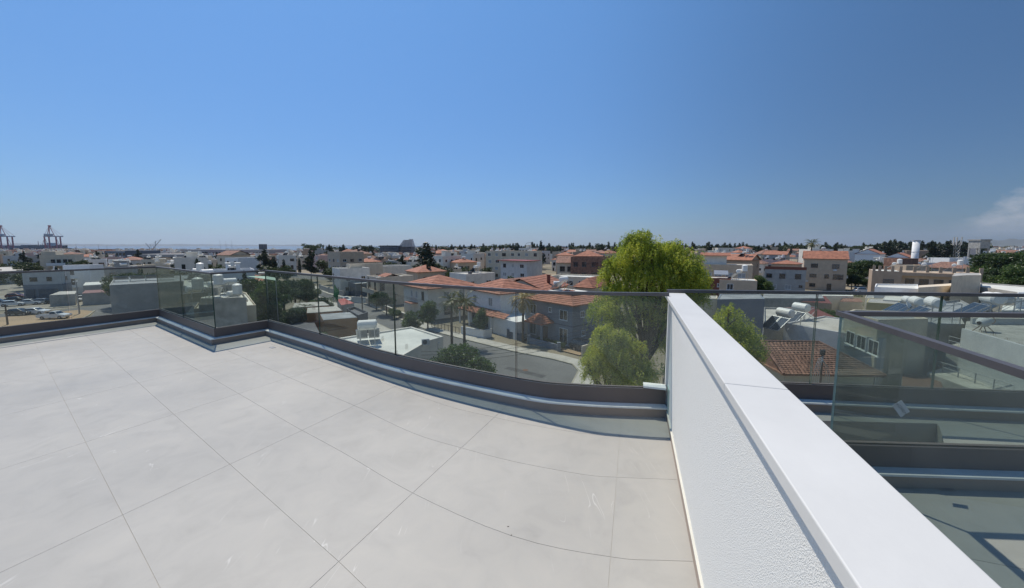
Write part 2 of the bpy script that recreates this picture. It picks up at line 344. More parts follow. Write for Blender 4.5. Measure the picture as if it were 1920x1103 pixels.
# ------------------------------------------------------------------ ground, sea, streets
def sheet(name, pts, z, m, **k):
    mb = MB(); mb.add([(p[0], p[1], z) for p in pts], [tuple(range(len(pts)))])
    o = mb.build(name, m)
    if o.data.polygons[0].normal.z < 0: o.data.flip_normals()
    return tag(o, kind='structure', **k)
sheet('sea', [(-45000, -500), (45000, -500), (45000, 50000), (-45000, 50000)], -1.5, 'sea')
sheet('ground', [(-1500, -300), (2500, -300), (6500, 4000), (5200, 5600), (2600, 3300), (1500, 2500), (600, 2300), (-150, 1900), (-420, 1750), (-500, 1300), (-900, 1150), (-1500, 1080)], 0, 'ground')
far_kerb = [(-95, 162), (-79.2, 141.8), (-57.1, 115.0), (-47.9, 105.6), (-36.1, 93.2), (-24.2, 76.5), (-15.0, 65.2), (-7.3, 58.2), (0.2, 51.6), (5.3, 48.1), (7.6, 45.9), (7.9, 43.5), (6.3, 39.0), (4.0, 35)]
near_kerb = [(-85, 141), (-68.3, 121.8), (-53.7, 106.2), (-37.6, 86.4), (-28.9, 74.8), (-20.7, 64.4), (-12.5, 55), (-3.1, 45.4), (-2.1, 42.9), (-1.6, 39), (-1.5, 35)]
sheet('street', far_kerb + near_kerb[::-1], .02, 'asphalt')
def offset_path(pts, d):
    out = []
    for i, p in enumerate(pts):
        a = Vector(pts[max(0, i - 1)]); b = Vector(pts[min(len(pts) - 1, i + 1)]); t = (b - a).normalized()
        out.append((p[0] - t.y * d, p[1] + t.x * d))
    return out
def pavement(name, pts, wd, sgn):
    o2 = offset_path(pts, wd * sgn); o1 = offset_path(pts, .18 * sgn)
    mb = MB()
    for i in range(len(pts) - 1):
        mb.prism([o1[i], o1[i + 1], o2[i + 1], o2[i]], 0, .14)
    tag(mb.build(name, 'pavement'), kind='structure')
    mb = MB()
    for i in range(len(pts) - 1):
        mb.prism([pts[i], pts[i + 1], o1[i + 1], o1[i]], 0, .15)
    tag(mb.build('kerb', 'kerb'), kind='structure')
pavement('pavement', far_kerb, 2.3, 1)
pavement('pavement', near_kerb, 2.0, -1)
mhp = G(985, 694, .03); mh = MB().tube((0, 0, 0), (0, 0, .008), .34, None, 20).build('manhole_cover', 'rust'); mh.location = (mhp.x, mhp.y, .022); tag(mh, 'round iron manhole cover in the asphalt at the end of the street', 'manhole cover')
for q_ in (((-9.5, 52.5), (-6.8, 50.2), (-5.9, 51.3), (-8.7, 53.7)), ((-21, 68.5), (-18.5, 65.8), (-17.6, 66.7), (-20, 69.4)), ((-1, 44.5), (3.4, 41.2), (4.0, 42.0), (-.4, 45.2))): sheet('road_patch', q_, .027, 'patch')
# crossing road far up the street and an open plot
sheet('side_road', [(-130, 190), (-60, 150), (-50, 158), (-118, 202)], .03, 'asphalt')
sheet('vacant_plot', [(-62, 128), (-40, 112), (-20, 140), (-42, 165)], .012, 'dry_field')
# lot and road on the left
def Gp(*q): return [tuple(G(x, y)[:2]) for x, y in q]
sheet('dirt_lot', Gp((-60, 640), (-60, 585), (60, 590), (150, 580), (178, 582), (168, 592), (100, 625)), .014, 'dirt')
sheet('parking_lot', Gp((-60, 583), (-60, 560), (60, 548), (180, 560), (205, 566), (205, 570), (100, 581)), .010, 'plot_paving')
sheet('yard', Gp((-60, 545), (0, 528), (60, 528), (45, 548), (-40, 556)), .012, 'plot_paving')
sheet('back_road', Gp((-80, 593), (100, 583), (205, 571), (225, 566), (300, 566), (300, 640), (100, 640), (170, 594), (178, 584), (150, 581), (60, 590), (-80, 602)), .022, 'asphalt')
mb = MB(); kp = Gp((110, 620), (168, 592), (179, 583)); 
for a, b_ in zip(kp[:-1], kp[1:]):
    d = (Vector(b_) - Vector(a)).normalized() * .25; n = Vector((-d.y, d.x))
    mb.prism([a, b_, tuple(Vector(b_) + n), tuple(Vector(a) + n)], 0, .16)
tag(mb.build('kerb', 'kerb'), kind='structure')
mb = MB(); kp = Gp((-60, 586), (100, 578.5), (150, 574.5), (206, 567.5))
for a, b_ in zip(kp[:-1], kp[1:]):
    d = (Vector(b_) - Vector(a)).normalized() * 1.2; n = Vector((-d.y, d.x))
    mb.prism([a, b_, tuple(Vector(b_) + n), tuple(Vector(a) + n)], 0, .14)
tag(mb.build('pavement', 'kerb'), kind='structure')
# hills
def ridge(name, az0, az1, dist, hs, seed):
    rnd = random.Random(seed); mb = MB(); n = 60; vs = []
    for i in range(n + 1):
        a = R(az0 + (az1 - az0) * i / n); f = i / n
        h = np.interp(f, [k / (len(hs) - 1) for k in range(len(hs))], hs) * (1 + .10 * math.sin(i * 1.7 + seed) + rnd.uniform(-.05, .05))
        for dd, hh in ((dist * .86, -3), (dist * .95, h * .45), (dist, h), (dist * 1.15, -3)):
            vs.append((math.sin(a) * dd, math.cos(a) * dd, hh))
    for i in range(n):
        for k in range(3): mb.f.append((i * 4 + k, (i + 1) * 4 + k, (i + 1) * 4 + k + 1, i * 4 + k + 1)); mb.m.append(0)
    mb.v = vs; tag(mb.build(name, 'hill', smooth=True), kind='structure')
ridge('hills', 46.5, 64, 9500, (10, 60, 95, 125, 150, 165, 175, 170), 1)
ridge('hills', -54, -18, 14000, (70, 60, 48, 62, 55, 40, 50, 42, 20, -2), 4)

# ------------------------------------------------------------------ terrace
ZD = 13.4
def V2(p): return Vector((p[0], p[1]))
def resample(pts, k):
    out = []
    P = [Vector(p) for p in pts]; P = [P[0] * 2 - P[1]] + P + [P[-1] * 2 - P[-2]]
    for i in range(1, len(P) - 2):
        for j in range(k):
            t = j / k; a, b, c, d = P[i - 1:i + 3]
            out.append(.5 * ((2 * b) + (c - a) * t + (2 * a - 5 * b + 4 * c - d) * t * t + (3 * b - a - 3 * c + d) * t ** 3))
    return out + [P[-2]]
def offs(pts, d):                         # mitred offset to the right-hand side of the path
    out = []
    n = len(pts)
    for i in range(n):
        if i == 0: t = (pts[1] - pts[0]).normalized(); nn = Vector((t.y, -t.x)); out.append(pts[0] + nn * d); continue
        if i == n - 1: t = (pts[-1] - pts[-2]).normalized(); nn = Vector((t.y, -t.x)); out.append(pts[-1] + nn * d); continue
        t1 = (pts[i] - pts[i - 1]).normalized(); t2 = (pts[i + 1] - pts[i]).normalized()
        n1 = Vector((t1.y, -t1.x)); n2 = Vector((t2.y, -t2.x)); b = (n1 + n2).normalized()
        out.append(pts[i] + b * d / max(.3, b.dot(n1)))
    return out
def sweep(path, prof, name, m, parent=None, endm=None):
    mb = MB(); cols = [offs(path, o) for o, z in prof]; n = len(path); k = len(prof)
    for i in range(n):
        for j in range(k): mb.v.append((cols[j][i].x, cols[j][i].y, ZD + prof[j][1]))
    for i in range(n - 1):
        for j in range(k):
            a, b = i * k + j, i * k + (j + 1) % k; mb.f.append((a, b, b + k, a + k)); mb.m.append(0)
    em = 1 if endm else 0
    mb.f.append(tuple(range(k))[::-1]); mb.m.append(em); mb.f.append(tuple((n - 1) * k + j for j in range(k))); mb.m.append(em)
    o = mb.build(name, [m] + ([endm] if endm else []), parent)
    bm = bmesh.new(); bm.from_mesh(o.data); bmesh.ops.recalc_face_normals(bm, faces=bm.faces); bm.to_mesh(o.data); bm.free()
    return o
pA, pB, pC = V2((-7.554, 7.919)), V2((-4.881, 6.043)), V2((-4.443, 6.707))
pL = pA + (V2((-8.51, 6.104)) - pA) * 2.6
j132 = V2(G(132, 597, ZD + .25)); j344 = V2(G(344.5, 594.5, ZD + .25))
curve = resample([pC, V2((-2.959, 5.65)), V2((-1.449, 4.545)), V2((.044, 3.716)), V2((.65, 3.524)), V2((1.455, 3.442))], 6)
j600, j742, j968 = 6, 12, 18
full = [pL, pA, pB] + curve
bal = thing('glass_balustrade', 'curved frameless glass balustrade with bronze handrail round the tiled terrace', 'balustrade', (0, 0, 0))
CLAD = [(.030, .0), (.030, .25), (.012, .25), (.012, .215), (-.012, .215), (-.012, .25), (-.04, .25), (-.04, -.3), (.030, -.3)]
def balustrade(root, path, segs, rail=True):
    sweep(path, CLAD, 'cladding', 'clad', root)
    sweep(path, [(.031, .088), (.108, .084), (.108, .098), (.031, .104)], 'ledge_strip', 'ledge_metal', root)
    for sg in segs:
        p = list(sg); t0 = (p[1] - p[0]).normalized(); t1 = (p[-1] - p[-2]).normalized(); p[0] = p[0] + t0 * .006; p[-1] = p[-1] - t1 * .006
        sweep(p, [(-.007, .20), (.007, .20), (.007, 1.14), (-.007, 1.14)], 'glass_pane', 'glass', root, 'glass_edge')
    sweep(path, [(-.019, 1.136), (-.019, 1.166), (.019, 1.166), (.019, 1.136), (.012, 1.136), (.012, 1.158), (-.012, 1.158), (-.012, 1.136)], 'handrail', 'rail_bronze', root)
balustrade(bal, full, [[pL, j132], [j132, pA], [pA, j344], [j344, pB], [pB, pC], curve[:j600 + 1], curve[j600:j742 + 1], curve[j742:j968 + 1], curve[j968:]])
tag(sweep(full, [(.090, -.02), (.090, .0835), (-.03, .0835), (-.03, -.02)], 'terrace_curb', 'curb_tile'), kind='structure')
# deck tiles
wd = Vector((.3085, .951)).normalized(); wn = Vector((wd.y, -wd.x)); WB = V2((1.375, 3.113))     # wall line: along wd, wn points right
d1 = (pB - pA).normalized()
deck = tag(MB().prism([tuple(pL + V2((-.6, -.3))), tuple(pA + V2((-.02, .02))), tuple(pB + V2((.01, .02))), tuple(pC + V2((.0, .03)))] + [tuple(p + V2((0, .02))) for p in curve[1:]] + [tuple(WB + wd * .35 + wn * .05), tuple(WB - wd * 5.2 + wn * .05), (-9.5, -2), (-10.5, 2)], ZD - .35, ZD - .0018).build('terrace_floor', 'grout'), kind='structure')
def clip(poly, p, n):      # keep the side where (q-p).n >= 0
    out = []
    for i in range(len(poly)):
        a, b = poly[i], poly[(i + 1) % len(poly)]; da, db = (a - p).dot(n), (b - p).dot(n)
        if da >= 0: out.append(a)
        if (da >= 0) != (db >= 0): out.append(a + (b - a) * (da / (da - db)))
    return out
rowdir = Vector((.8146, -.580)).normalized(); rown = Vector((rowdir.y, -rowdir.x))
Dp = [V2(q) for q in ((-.85, 3.065), (-.398, 2.827), (.018, 2.639), (.495, 2.484), (.726, 2.451), (1.133, 2.425), (2.6, 2.35))]
Cp = [V2(q) for q in ((-1.288, 2.743), (-.644, 2.283), (-.008, 1.927), (.51, 1.784), (.918, 1.756), (2.6, 1.68))]
sh = Vector((-.21, -.65))
def row_line(v, pts=None):
    a = pC + rown * v
    if pts: return [a - rowdir * 9] + resample([a + rowdir * (((pts[0] - a).dot(rowdir)) - .8)] + pts, 4)
    return [a - rowdir * 9, a + rowdir * 12]
rows = [row_line(v) for v in (-1.37, -.81, -.25)] + [row_line(.305, [p - sh * .86 for p in Dp]), row_line(.86, Dp), row_line(1.415, Cp), row_line(1.969, [p + sh for p in Cp[2:]]),
        row_line(2.536, [p + sh * 2 for p in Cp[2:]])] + [row_line(v) for v in (3.1, 3.67, 4.23, 4.8, 5.36)]
cr1 = (V2((-3.225, 3.43)), V2((.455, .89)).normalized())
crosses = [(cr1[0] - rowdir * 1.42 * k, cr1[1]) for k in range(5, 0, -1)] + [cr1, (V2((-2.075, 2.604)), V2((.436, .9)).normalized()), (V2((-.881, 1.757)), V2((.407, .913)).normalized()), (V2((.51, 1.784)), V2((.31, .95)).normalized()), (V2((1.75, 1.784)), V2((.31, .95)).normalized())]
def hit(row, cr, shift):
    p, d = cr; n = Vector((d.y, -d.x)); p = p + n * shift
    for i in range(len(row) - 1):
        a, b = (row[i] - p).dot(n), (row[i + 1] - p).dot(n)
        if a <= 0 < b: return i, row[i].lerp(row[i + 1], a / (a - b))
    return None
def tile(poly, name='tile', m='deck_tile', parent=None, z=ZD, th=.0016):
    if len(poly) < 3: return
    c = sum(poly, Vector((0, 0))) / len(poly)
    ar = abs(sum(poly[i].x * poly[(i + 1) % len(poly)].y - poly[(i + 1) % len(poly)].x * poly[i].y for i in range(len(poly)))) / 2
    if ar < .004: return
    mb = MB(); mb.prism([tuple(p - c) for p in poly], -th, 0); o = mb.build(name, m, parent); o.location = (c.x, c.y, z); return o
GJ = .0013
bcn = Vector(((pC - pB).normalized().y, -(pC - pB).normalized().x))
abn = Vector((d1.y, -d1.x)); lfd = (pA - pL).normalized(); lfn = Vector((lfd.y, -lfd.x))
row_curb = [pC - rowdir * 9 + rown * .05] + offs(curve, .05) + [curve[-1] + V2((1.2, -.08))]
for ic in range(len(crosses) - 1):
    for ir in range(len(rows) - 1):
        seg = []
        for rr, dn in ((rows[ir], -1), (rows[ir + 1], 1)):
            h0 = hit(rr, crosses[ic], GJ); h1 = hit(rr, crosses[ic + 1], -GJ)
            if not h0 or not h1: break
            pl = [h0[1]] + rr[h0[0] + 1:h1[0] + 1] + [h1[1]]
            seg.append([p - rown * GJ * dn for p in pl])
        if len(seg) < 2: continue
        poly = seg[0] + seg[1][::-1]; v0 = (-1.37, -.81, -.25, .3, .86, 1.4, 1.97, 2.5, 3.1, 3.7, 4.2, 4.8)[ir]; v1 = v0 + .56
        if min(p.y for p in poly) < -1.6 or min(p.x for p in poly) < -12: continue
        # wall side
        poly = clip(poly, WB - wn * .012, -wn)
        if len(poly) < 3: continue
        if v0 >= .5 or True:
            right = clip(poly, pB, bcn); left = clip(poly, pB, -bcn)
            if ir == 2:
                h0, h1 = hit(row_curb, crosses[ic], GJ), hit(row_curb, crosses[ic + 1], -GJ)
                if h0 and h1:
                    q2 = clip([h0[1]] + row_curb[h0[0] + 1:h1[0] + 1] + [h1[1]] + seg[1][::-1], WB - wn * .012, -wn)
                    q2 = clip(q2, pB, bcn) if len(q2) > 2 else []
                    if len(q2) > 2: tile(q2, parent=deck)
            if v1 < .31: right = right if v0 > -.3 else []
            if v0 < 0 and len(right) > 2: right = []
            if v0 < .9 and len(right) > 2 and v0 > -.1: pass
            if len(left) > 2:
                left = clip(left, pB, abn)
                if len(left) > 2: left = clip(left, pL, lfn)
            if len(left) > 2 and len(right) > 2 and len(clip(poly, pB - abn * 0.0, abn)) == len(poly):
                tile(poly, parent=deck)
            else:
                for q in (left, right):
                    if len(q) > 2: tile(q, parent=deck)
# small drain and litter
tag(MB().box(-.055, -.03, .0, .055, .03, .004).build('floor_drain', 'steel'), 'small square steel floor drain beside the curb of the tiled terrace', 'drain')
bpy.data.objects['floor_drain'].location = (G(511, 652, ZD)[0], G(511, 652, ZD)[1], ZD); bpy.data.objects['floor_drain'].rotation_euler = (0, 0, R(-37))
for i, (x, y) in enumerate(((953, 988), (959, 1004), (596, 730))):
    p = G(x, y, ZD); mb = MB(); mb.tube((-.005, 0, .002), (.005, .001, .002), .0018, .001, 5); o = mb.build('dried_leaf', 'bark'); o.location = (p.x, p.y, ZD); o.rotation_euler = (0, 0, i * 1.1)
    tag(o, ['dried brown leaf lying on a pale tile near the middle of the terrace', 'smaller dried leaf beside a curved tile joint', 'dark speck of dry leaf on the tiles far from the wall'][i], 'leaf')
# ------------------------------------------------------------------ partition wall
wall = thing('partition_wall', 'white rough rendered partition wall with smooth white stone coping beside the terrace', 'wall', (WB.x, WB.y, ZD), math.atan2(wd.y, wd.x))
# local: x along the wall, y to the left; body on -y
o = MB().box(-5.2, -.125, -.3, .52, 0, 1.1).build('render_coat', 'render_white', wall)
jx = (V2(G(1357, 718.5, ZD + 1.135)) - WB).dot(wd)
for a, b in ((.60, jx), (jx, jx - 1.25), (jx - 1.25, jx - 2.5), (jx - 2.5, jx - 3.75)):
    lo, hi = min(a, b) + .0012, max(a, b) - .0012
    o = MB().box(lo, -.146, 1.1, hi, .040, 1.135).build('coping_stone', 'cap_white', wall)
    bv = o.modifiers.new('bevel', 'BEVEL'); bv.width = .003; bv.segments = 2
MB().box(-5.2, .0, .0, .30, .010, .060).build('skirting', ['curb_tile'], wall)
MB().box(-5.2, .0, .0605, .30, .013, .067).build('skirting_bead', 'skirting_cream', wall)
MB().box(.34, .002, -.2, .40, .022, 1.098).box(.34, .0, -.2, .60, .002, 1.098).build('end_trim', 'white_paint', wall)
MB().box(.25, .02, .262, .36, .22, .28).build('corner_ledge', 'white_paint', wall)
MB().box(.16, .001, -.0, .30, .007, .30).build('glass_edge_strip', 'glass_edge_light', wall)
# ------------------------------------------------------------------ neighbouring terrace on the right
r1 = [V2((1.55, 3.70)), V2((2.93, 3.555)), V2((3.99, 3.435)), V2((6.2, 3.2)), V2((8.6, 2.95))]
R1 = thing('glass_balustrade', 'outer glass balustrade of the neighbouring terrace right of the white wall', 'balustrade')
balustrade(R1, r1, [[r1[0], r1[1]], [r1[1], r1[2]], [r1[2], r1[3]], [r1[3], r1[4]]])
tag(sweep(r1, [(.090, -.02), (.090, .0835), (-.03, .0835), (-.03, -.02)], 'terrace_curb', 'curb_tile'), kind='structure')
K = V2((2.19, 2.455))
back = [K, V2((3.43, 2.385)), V2((5.2, 2.27)), V2((8.0, 2.05))]
side = [K - wd * 4.6, K - wd * 1.42, K]
R2 = thing('glass_balustrade', 'inner glass balustrade with an open corner and a small sticker right of the white wall', 'balustrade')
balustrade(R2, back, [[back[0], back[1] + (back[2] - back[1]) * .35], [back[1] + (back[2] - back[1]) * .35, back[3]]])
tag(sweep(back, [(.090, -.02), (.090, .0835), (-.03, .0835), (-.03, -.02)], 'terrace_curb', 'curb_tile'), kind='structure')
sweep(side, [(.03, -.3), (.03, .05), (-.03, .05), (-.03, -.3)], 'side_channel', 'clad', R2)
for a, b in ((side[0], side[1]), (side[1], side[2])):
    t0 = (b - a).normalized() * .005
    sweep([a + t0, b - t0], [(-.007, .01), (.007, .01), (.007, 1.14), (-.007, 1.14)], 'glass_pane', 'glass', R2, 'glass_edge_light')
sweep([side[0], side[2] + wd * .02], [(-.019, 1.136), (-.019, 1.166), (.019, 1.166), (.019, 1.136)], 'handrail', 'rail_bronze', R2)
# floors
far_s = [tuple(offs(r1, .07)[i]) for i in range(len(r1))]
tag(MB().prism([(1.55, 3.68), (3.9, 3.44), (3.84, 3.235), (1.49, 3.37)], ZD - .5, ZD).build('neighbour_floor', 'deck_tile'), kind='structure')
tag(MB().prism([(3.9, 3.439), (8.6, 2.95), (8.6, 2.05), (5.2, 2.30), (3.45, 2.42), (3.25, 2.44), (3.42, 2.80), (3.80, 3.18), (3.842, 3.236)], ZD - .5, ZD).build('neighbour_floor', 'deck_tile'), kind='structure')
tag(MB().prism([(1.49, 3.369), (3.838, 3.234), (3.25, 2.439), (2.15, 2.47), (1.2, 2.5)], ZD - .6, ZD - .34).build('stair_landing', 'concrete'), kind='structure')
tag(MB().prism([(3.30, 2.98), (3.62, 2.95), (3.40, 2.60), (3.10, 2.62)], ZD - .34, ZD - .18).build('step', 'deck_tile'), kind='structure')
nf = tag(MB().prism([tuple(K + wn * .0 - wd * 4.6), tuple(K), (3.43, 2.385), (5.2, 2.27), (8, 2.05), (8, -2)], ZD - .5, ZD - .006).build('neighbour_floor', 'grout'), kind='structure')
n2 = -Vector((wn.x, wn.y)); 
for i in range(0, 5):
    for j in range(0, 5):
        a = K + wn * (.0 + i * 1.2) - wd * (j * .6); b = a + wn * 1.2; c = b - wd * .6; d = a - wd * .6
        poly = [a + (wn - wd) * GJ, b + (-wn - wd) * GJ, c + (-wn + wd) * GJ, d + (wn + wd) * GJ]
        bn = Vector(((back[1] - back[0]).normalized().y, -(back[1] - back[0]).normalized().x)); poly = clip(poly, K, bn)
        tile(poly, parent=nf)
tag(MB().prism([tuple(WB - wd * 5.2 + wn * .126), tuple(WB + wd * .5 + wn * .126), (2.15, 2.5), tuple(K - wd * 4.6 - wn * .031), ], ZD - .6, ZD - .3).build('neighbour_floor', 'concrete'), kind='structure')
dr = MB().box(-.04, -.009, 0, .04, .009, .003).build('floor_drain', 'steel'); p = G(1777, 918, ZD); dr.location = (p.x, p.y, ZD); dr.rotation_euler = (0, 0, R(-5)); tag(dr, 'narrow slot drain in the floor of the neighbouring terrace', 'drain')
# sticker with handwriting on the inner glass
sp = W(1686, 765, 2.41)
st = thing('glass_sticker', 'small tilted white sticker with black handwriting on the inner glass balustrade', 'sticker', (sp.x, sp.y - .012, sp.z), R(-3))
stm = MB().box(-.050, -.001, -.034, .050, 0, .034); M_ = Matrix.Rotation(R(52), 4, 'Y')
stm.v = [tuple(M_ @ Vector(v)) for v in stm.v]; stm.build('sticker_sheet', mat('sticker', (.62, .62, .62), .5, .06, 30), st)
tx = bpy.data.curves.new('handwriting', 'FONT'); tx.body = 'xG9RM'; tx.size = .032; tx.align_x = 'CENTER'; tx.align_y = 'CENTER'; tx.extrude = .0002; tx.shear = .3; tx.offset = -.0006
tmp = bpy.data.objects.new('tmp', tx); C.objects.link(tmp); bpy.context.view_layer.update(); hme = bpy.data.meshes.new_from_object(tmp); bpy.data.objects.remove(tmp); hme.materials.clear(); hme.materials.append(MATS['rubber'])
to = bpy.data.objects.new('handwriting', hme); C.objects.link(to); to.parent = st; to.location = (0, -.0016, 0); to.rotation_euler = (Matrix.Rotation(R(52), 4, 'Y') @ Matrix.Rotation(R(90), 4, 'X')).to_euler()

# body of the building we stand on (outer walls under the deck, storeys below)
outer = [tuple(pL)] + [tuple(pA), tuple(pB), tuple(pC)] + [tuple(p) for p in curve] + [(1.5, 3.5), (1.55, 3.70)] + [tuple(p) for p in r1[1:]] + [(8.6, -4), (-9.5, -4)]
oc = [Vector((-2, 0)) + (V2(p) - Vector((-2, 0))) * .985 for p in outer]
ob = thing('apartment_block', 'the apartment block under the terrace with its white rendered outer walls', 'building')
MB().prism([tuple(p) for p in oc], 0, ZD - .61).build('wall', 'render_white', ob)

# ================================================================== kit for the town
def slope(mb, a, b, c, d, n, mi=0, lift=.055):     # a,b eave; d above a, c above b; n stepped courses of tiles
    a, b, c, d = map(Vector, (a, b, c, d)); nrm = (b - a).cross(d - a if (d - a).length > .01 else c - a).normalized()
    if nrm.z < 0: nrm = -nrm
    if n <= 1: mb.add([a, b, c, d] if (c - d).length > .01 else [a, b, c], [(0, 1, 2, 3) if (c - d).length > .01 else (0, 1, 2)], mi); return
    for i in range(n):
        t0, t1 = i / n, (i + 1) / n
        l0, l1 = a.lerp(d, t0), b.lerp(c, t0); u0, u1 = a.lerp(d, t1), b.lerp(c, t1)
        L0, L1 = l0 + nrm * lift, l1 + nrm * lift
        mb.add([L0, L1, u1, u0], [(0, 1, 2, 3)], mi); mb.add([l0 - nrm * .02, l1 - nrm * .02, L1, L0], [(0, 1, 2, 3)], mi)
def roof_mesh(kind, x0, y0, x1, y1, z, h, n=1, ov=.5):
    mb = MB(); x0 -= ov; y0 -= ov; x1 += ov; y1 += ov; w_, d_ = x1 - x0, y1 - y0
    A, B, C_, D = (x0, y0, z), (x1, y0, z), (x1, y1, z), (x0, y1, z)
    if kind == 'hip':
        if w_ >= d_: r0, r1_ = (x0 + d_ / 2, (y0 + y1) / 2, z + h), (x1 - d_ / 2, (y0 + y1) / 2, z + h); slope(mb, A, B, r1_, r0, n); slope(mb, B, C_, r1_, r1_, n); slope(mb, C_, D, r0, r1_, n); slope(mb, D, A, r0, r0, n)
        else: r0, r1_ = ((x0 + x1) / 2, y0 + w_ / 2, z + h), ((x0 + x1) / 2, y1 - w_ / 2, z + h); slope(mb, A, B, r0, r0, n); slope(mb, B, C_, r1_, r0, n); slope(mb, C_, D, r1_, r1_, n); slope(mb, D, A, r0, r1_, n)
    elif kind == 'gx':   # ridge along x
        r0, r1_ = (x0, (y0 + y1) / 2, z + h), (x1, (y0 + y1) / 2, z + h); slope(mb, A, B, r1_, r0, n); slope(mb, C_, D, r0, r1_, n)
    elif kind == 'gy':
        r0, r1_ = ((x0 + x1) / 2, y0, z + h), ((x0 + x1) / 2, y1, z + h); slope(mb, B, C_, r1_, r0, n); slope(mb, D, A, r0, r1_, n)
    mb.box(x0, y0, z - .14, x1, y1, z - .02)
    return mb
WIN = {}
def win_meshes(w_, h_, kind):
    key = (round(w_, 1), round(h_, 1), kind)
    if key in WIN: return WIN[key]
    f = MB(); t = .07
    f.box(-w_ / 2 - t, -.05, -h_ / 2 - t, w_ / 2 + t, .02, -h_ / 2).box(-w_ / 2 - t, -.05, h_ / 2, w_ / 2 + t, .02, h_ / 2 + t)
    f.box(-w_ / 2 - t, -.05, -h_ / 2, -w_ / 2, .02, h_ / 2).box(w_ / 2, -.05, -h_ / 2, w_ / 2 + t, .02, h_ / 2)
    if kind != 'door': f.box(-.03, -.04, -h_ / 2, .03, .02, h_ / 2)
    f.box(-w_ / 2 - .15, -.13, -h_ / 2 - t - .06, w_ / 2 + .15, .02, -h_ / 2 - t)
    fo = f.build('tmp', {'dark': 'dark_grey', 'door': 'door_brown'}.get(kind, 'white_paint')); p = MB(); p.box(-w_ / 2, -.022, -h_ / 2, w_ / 2, .015, h_ / 2)
    po = p.build('tmp', {'shut': 'shutter', 'door': 'door_brown'}.get(kind, 'pane_dark')); WIN[key] = (fo.data, po.data)
    bpy.data.objects.remove(fo); bpy.data.objects.remove(po); return WIN[key]
def add_window(root, face, u, z, w_=1.2, h_=1.2, kind='win', wl=0, wr=0):
    fm, pm = win_meshes(w_, h_, kind)
    if face == 'L': loc, rz = (-u, 0, z), 0
    elif face == 'R': loc, rz = (0, u, z), R(90)
    elif face == 'W': loc, rz = (-wl, u, z), R(-90)
    o = part('door' if kind == 'door' else 'window', fm, root, loc, rz); part('pane', pm, o)
def far_windows(root, wl, wr, h, rnd, faces='LR'):
    mb = MB(); fl = max(1, int(h / 3))
    for f in range(fl):
        z = 3.1 * f + 1.1
        for face, ln in (('L', wl), ('R', wr)):
            n = max(1, int(ln / 3.2)); 
            for i in range(n):
                if rnd.random() < .15: continue
                u = (i + .5) * ln / n + rnd.uniform(-.3, .3); w2 = rnd.choice((.5, .6, .9, 1.1)); hh = rnd.choice((1.1, 1.3, 2.0)); z0 = z - (.9 if hh == 2.0 else 0)
                if face == 'L': mb.box(-u - w2, -.04, z0, -u + w2, .05, z0 + hh)
                else: mb.box(-.05, u - w2, z0, .04, u + w2, z0 + hh)
    return tag(mb.build('windows', 'pane_dark', root), kind='stuff')
def base_of(px, py, z): k = G(px, py, z); return (k.x, k.y, 0)
def house(name, label, loc, yaw, wl, wr, h, wallm, roof='flat', rh=1.9, roofm='terracotta', wins=(), courses=1, group=None, far=None, ov=.5, par=.45, cat='house', seed=0, roof_top='flat_roof', auto=None):
    t = thing(name, label, cat, loc, R(yaw), group); rnd = random.Random(seed + int(abs(loc[0]) * 13 + abs(loc[1])))
    mb = MB()
    if roof == 'flat':
        mb.box(-wl, 0, 0, 0, wr, h - .02)
        for b in ((-wl, 0, 0, .18), (-wl, wr - .18, 0, wr), (-wl, .18, -wl + .18, wr - .18), (-.18, .18, 0, wr - .18)): mb.box(b[0], b[1], h - .02, b[2], b[3], h + par)
        mb.build('wall', wallm, t); MB().box(-wl + .18, .18, h - .02, -.18, wr - .18, h + .03).build('roof', roof_top, t)
    else:
        mb.box(-wl, 0, 0, 0, wr, h)
        if roof == 'gy': mb.add([(-wl, 0, h), (0, 0, h), (-wl / 2, 0, h + rh * .93), (-wl, wr, h), (0, wr, h), (-wl / 2, wr, h + rh * .93)], [(0, 1, 2), (4, 3, 5)])
        if roof == 'gx': mb.add([(0, 0, h), (0, wr, h), (0, wr / 2, h + rh * .93), (-wl, 0, h), (-wl, wr, h), (-wl, wr / 2, h + rh * .93)], [(0, 1, 2), (4, 3, 5)])
        mb.build('wall', wallm, t); roof_mesh(roof, -wl, 0, 0, wr, h + .14, rh, courses, ov).build('roof', roofm, t)
    if far: far_windows(t, wl, wr, h, rnd)
    if auto:
        for f in range(max(1, int(h / 3))):
            for face, ln in (('L', wl), ('R', wr)):
                if face not in auto: continue
                n = max(1, int(ln / 3.4))
                for i in range(n): add_window(t, face, (i + .5) * ln / n + rnd.uniform(-.3, .3), 1.75 + 3.1 * f, rnd.choice((1.0, 1.2, 1.6)), 1.2, rnd.choice(('win', 'win', 'shut', 'dark')))
    for q in wins: add_window(t, *q, wl=wl, wr=wr)
    return t
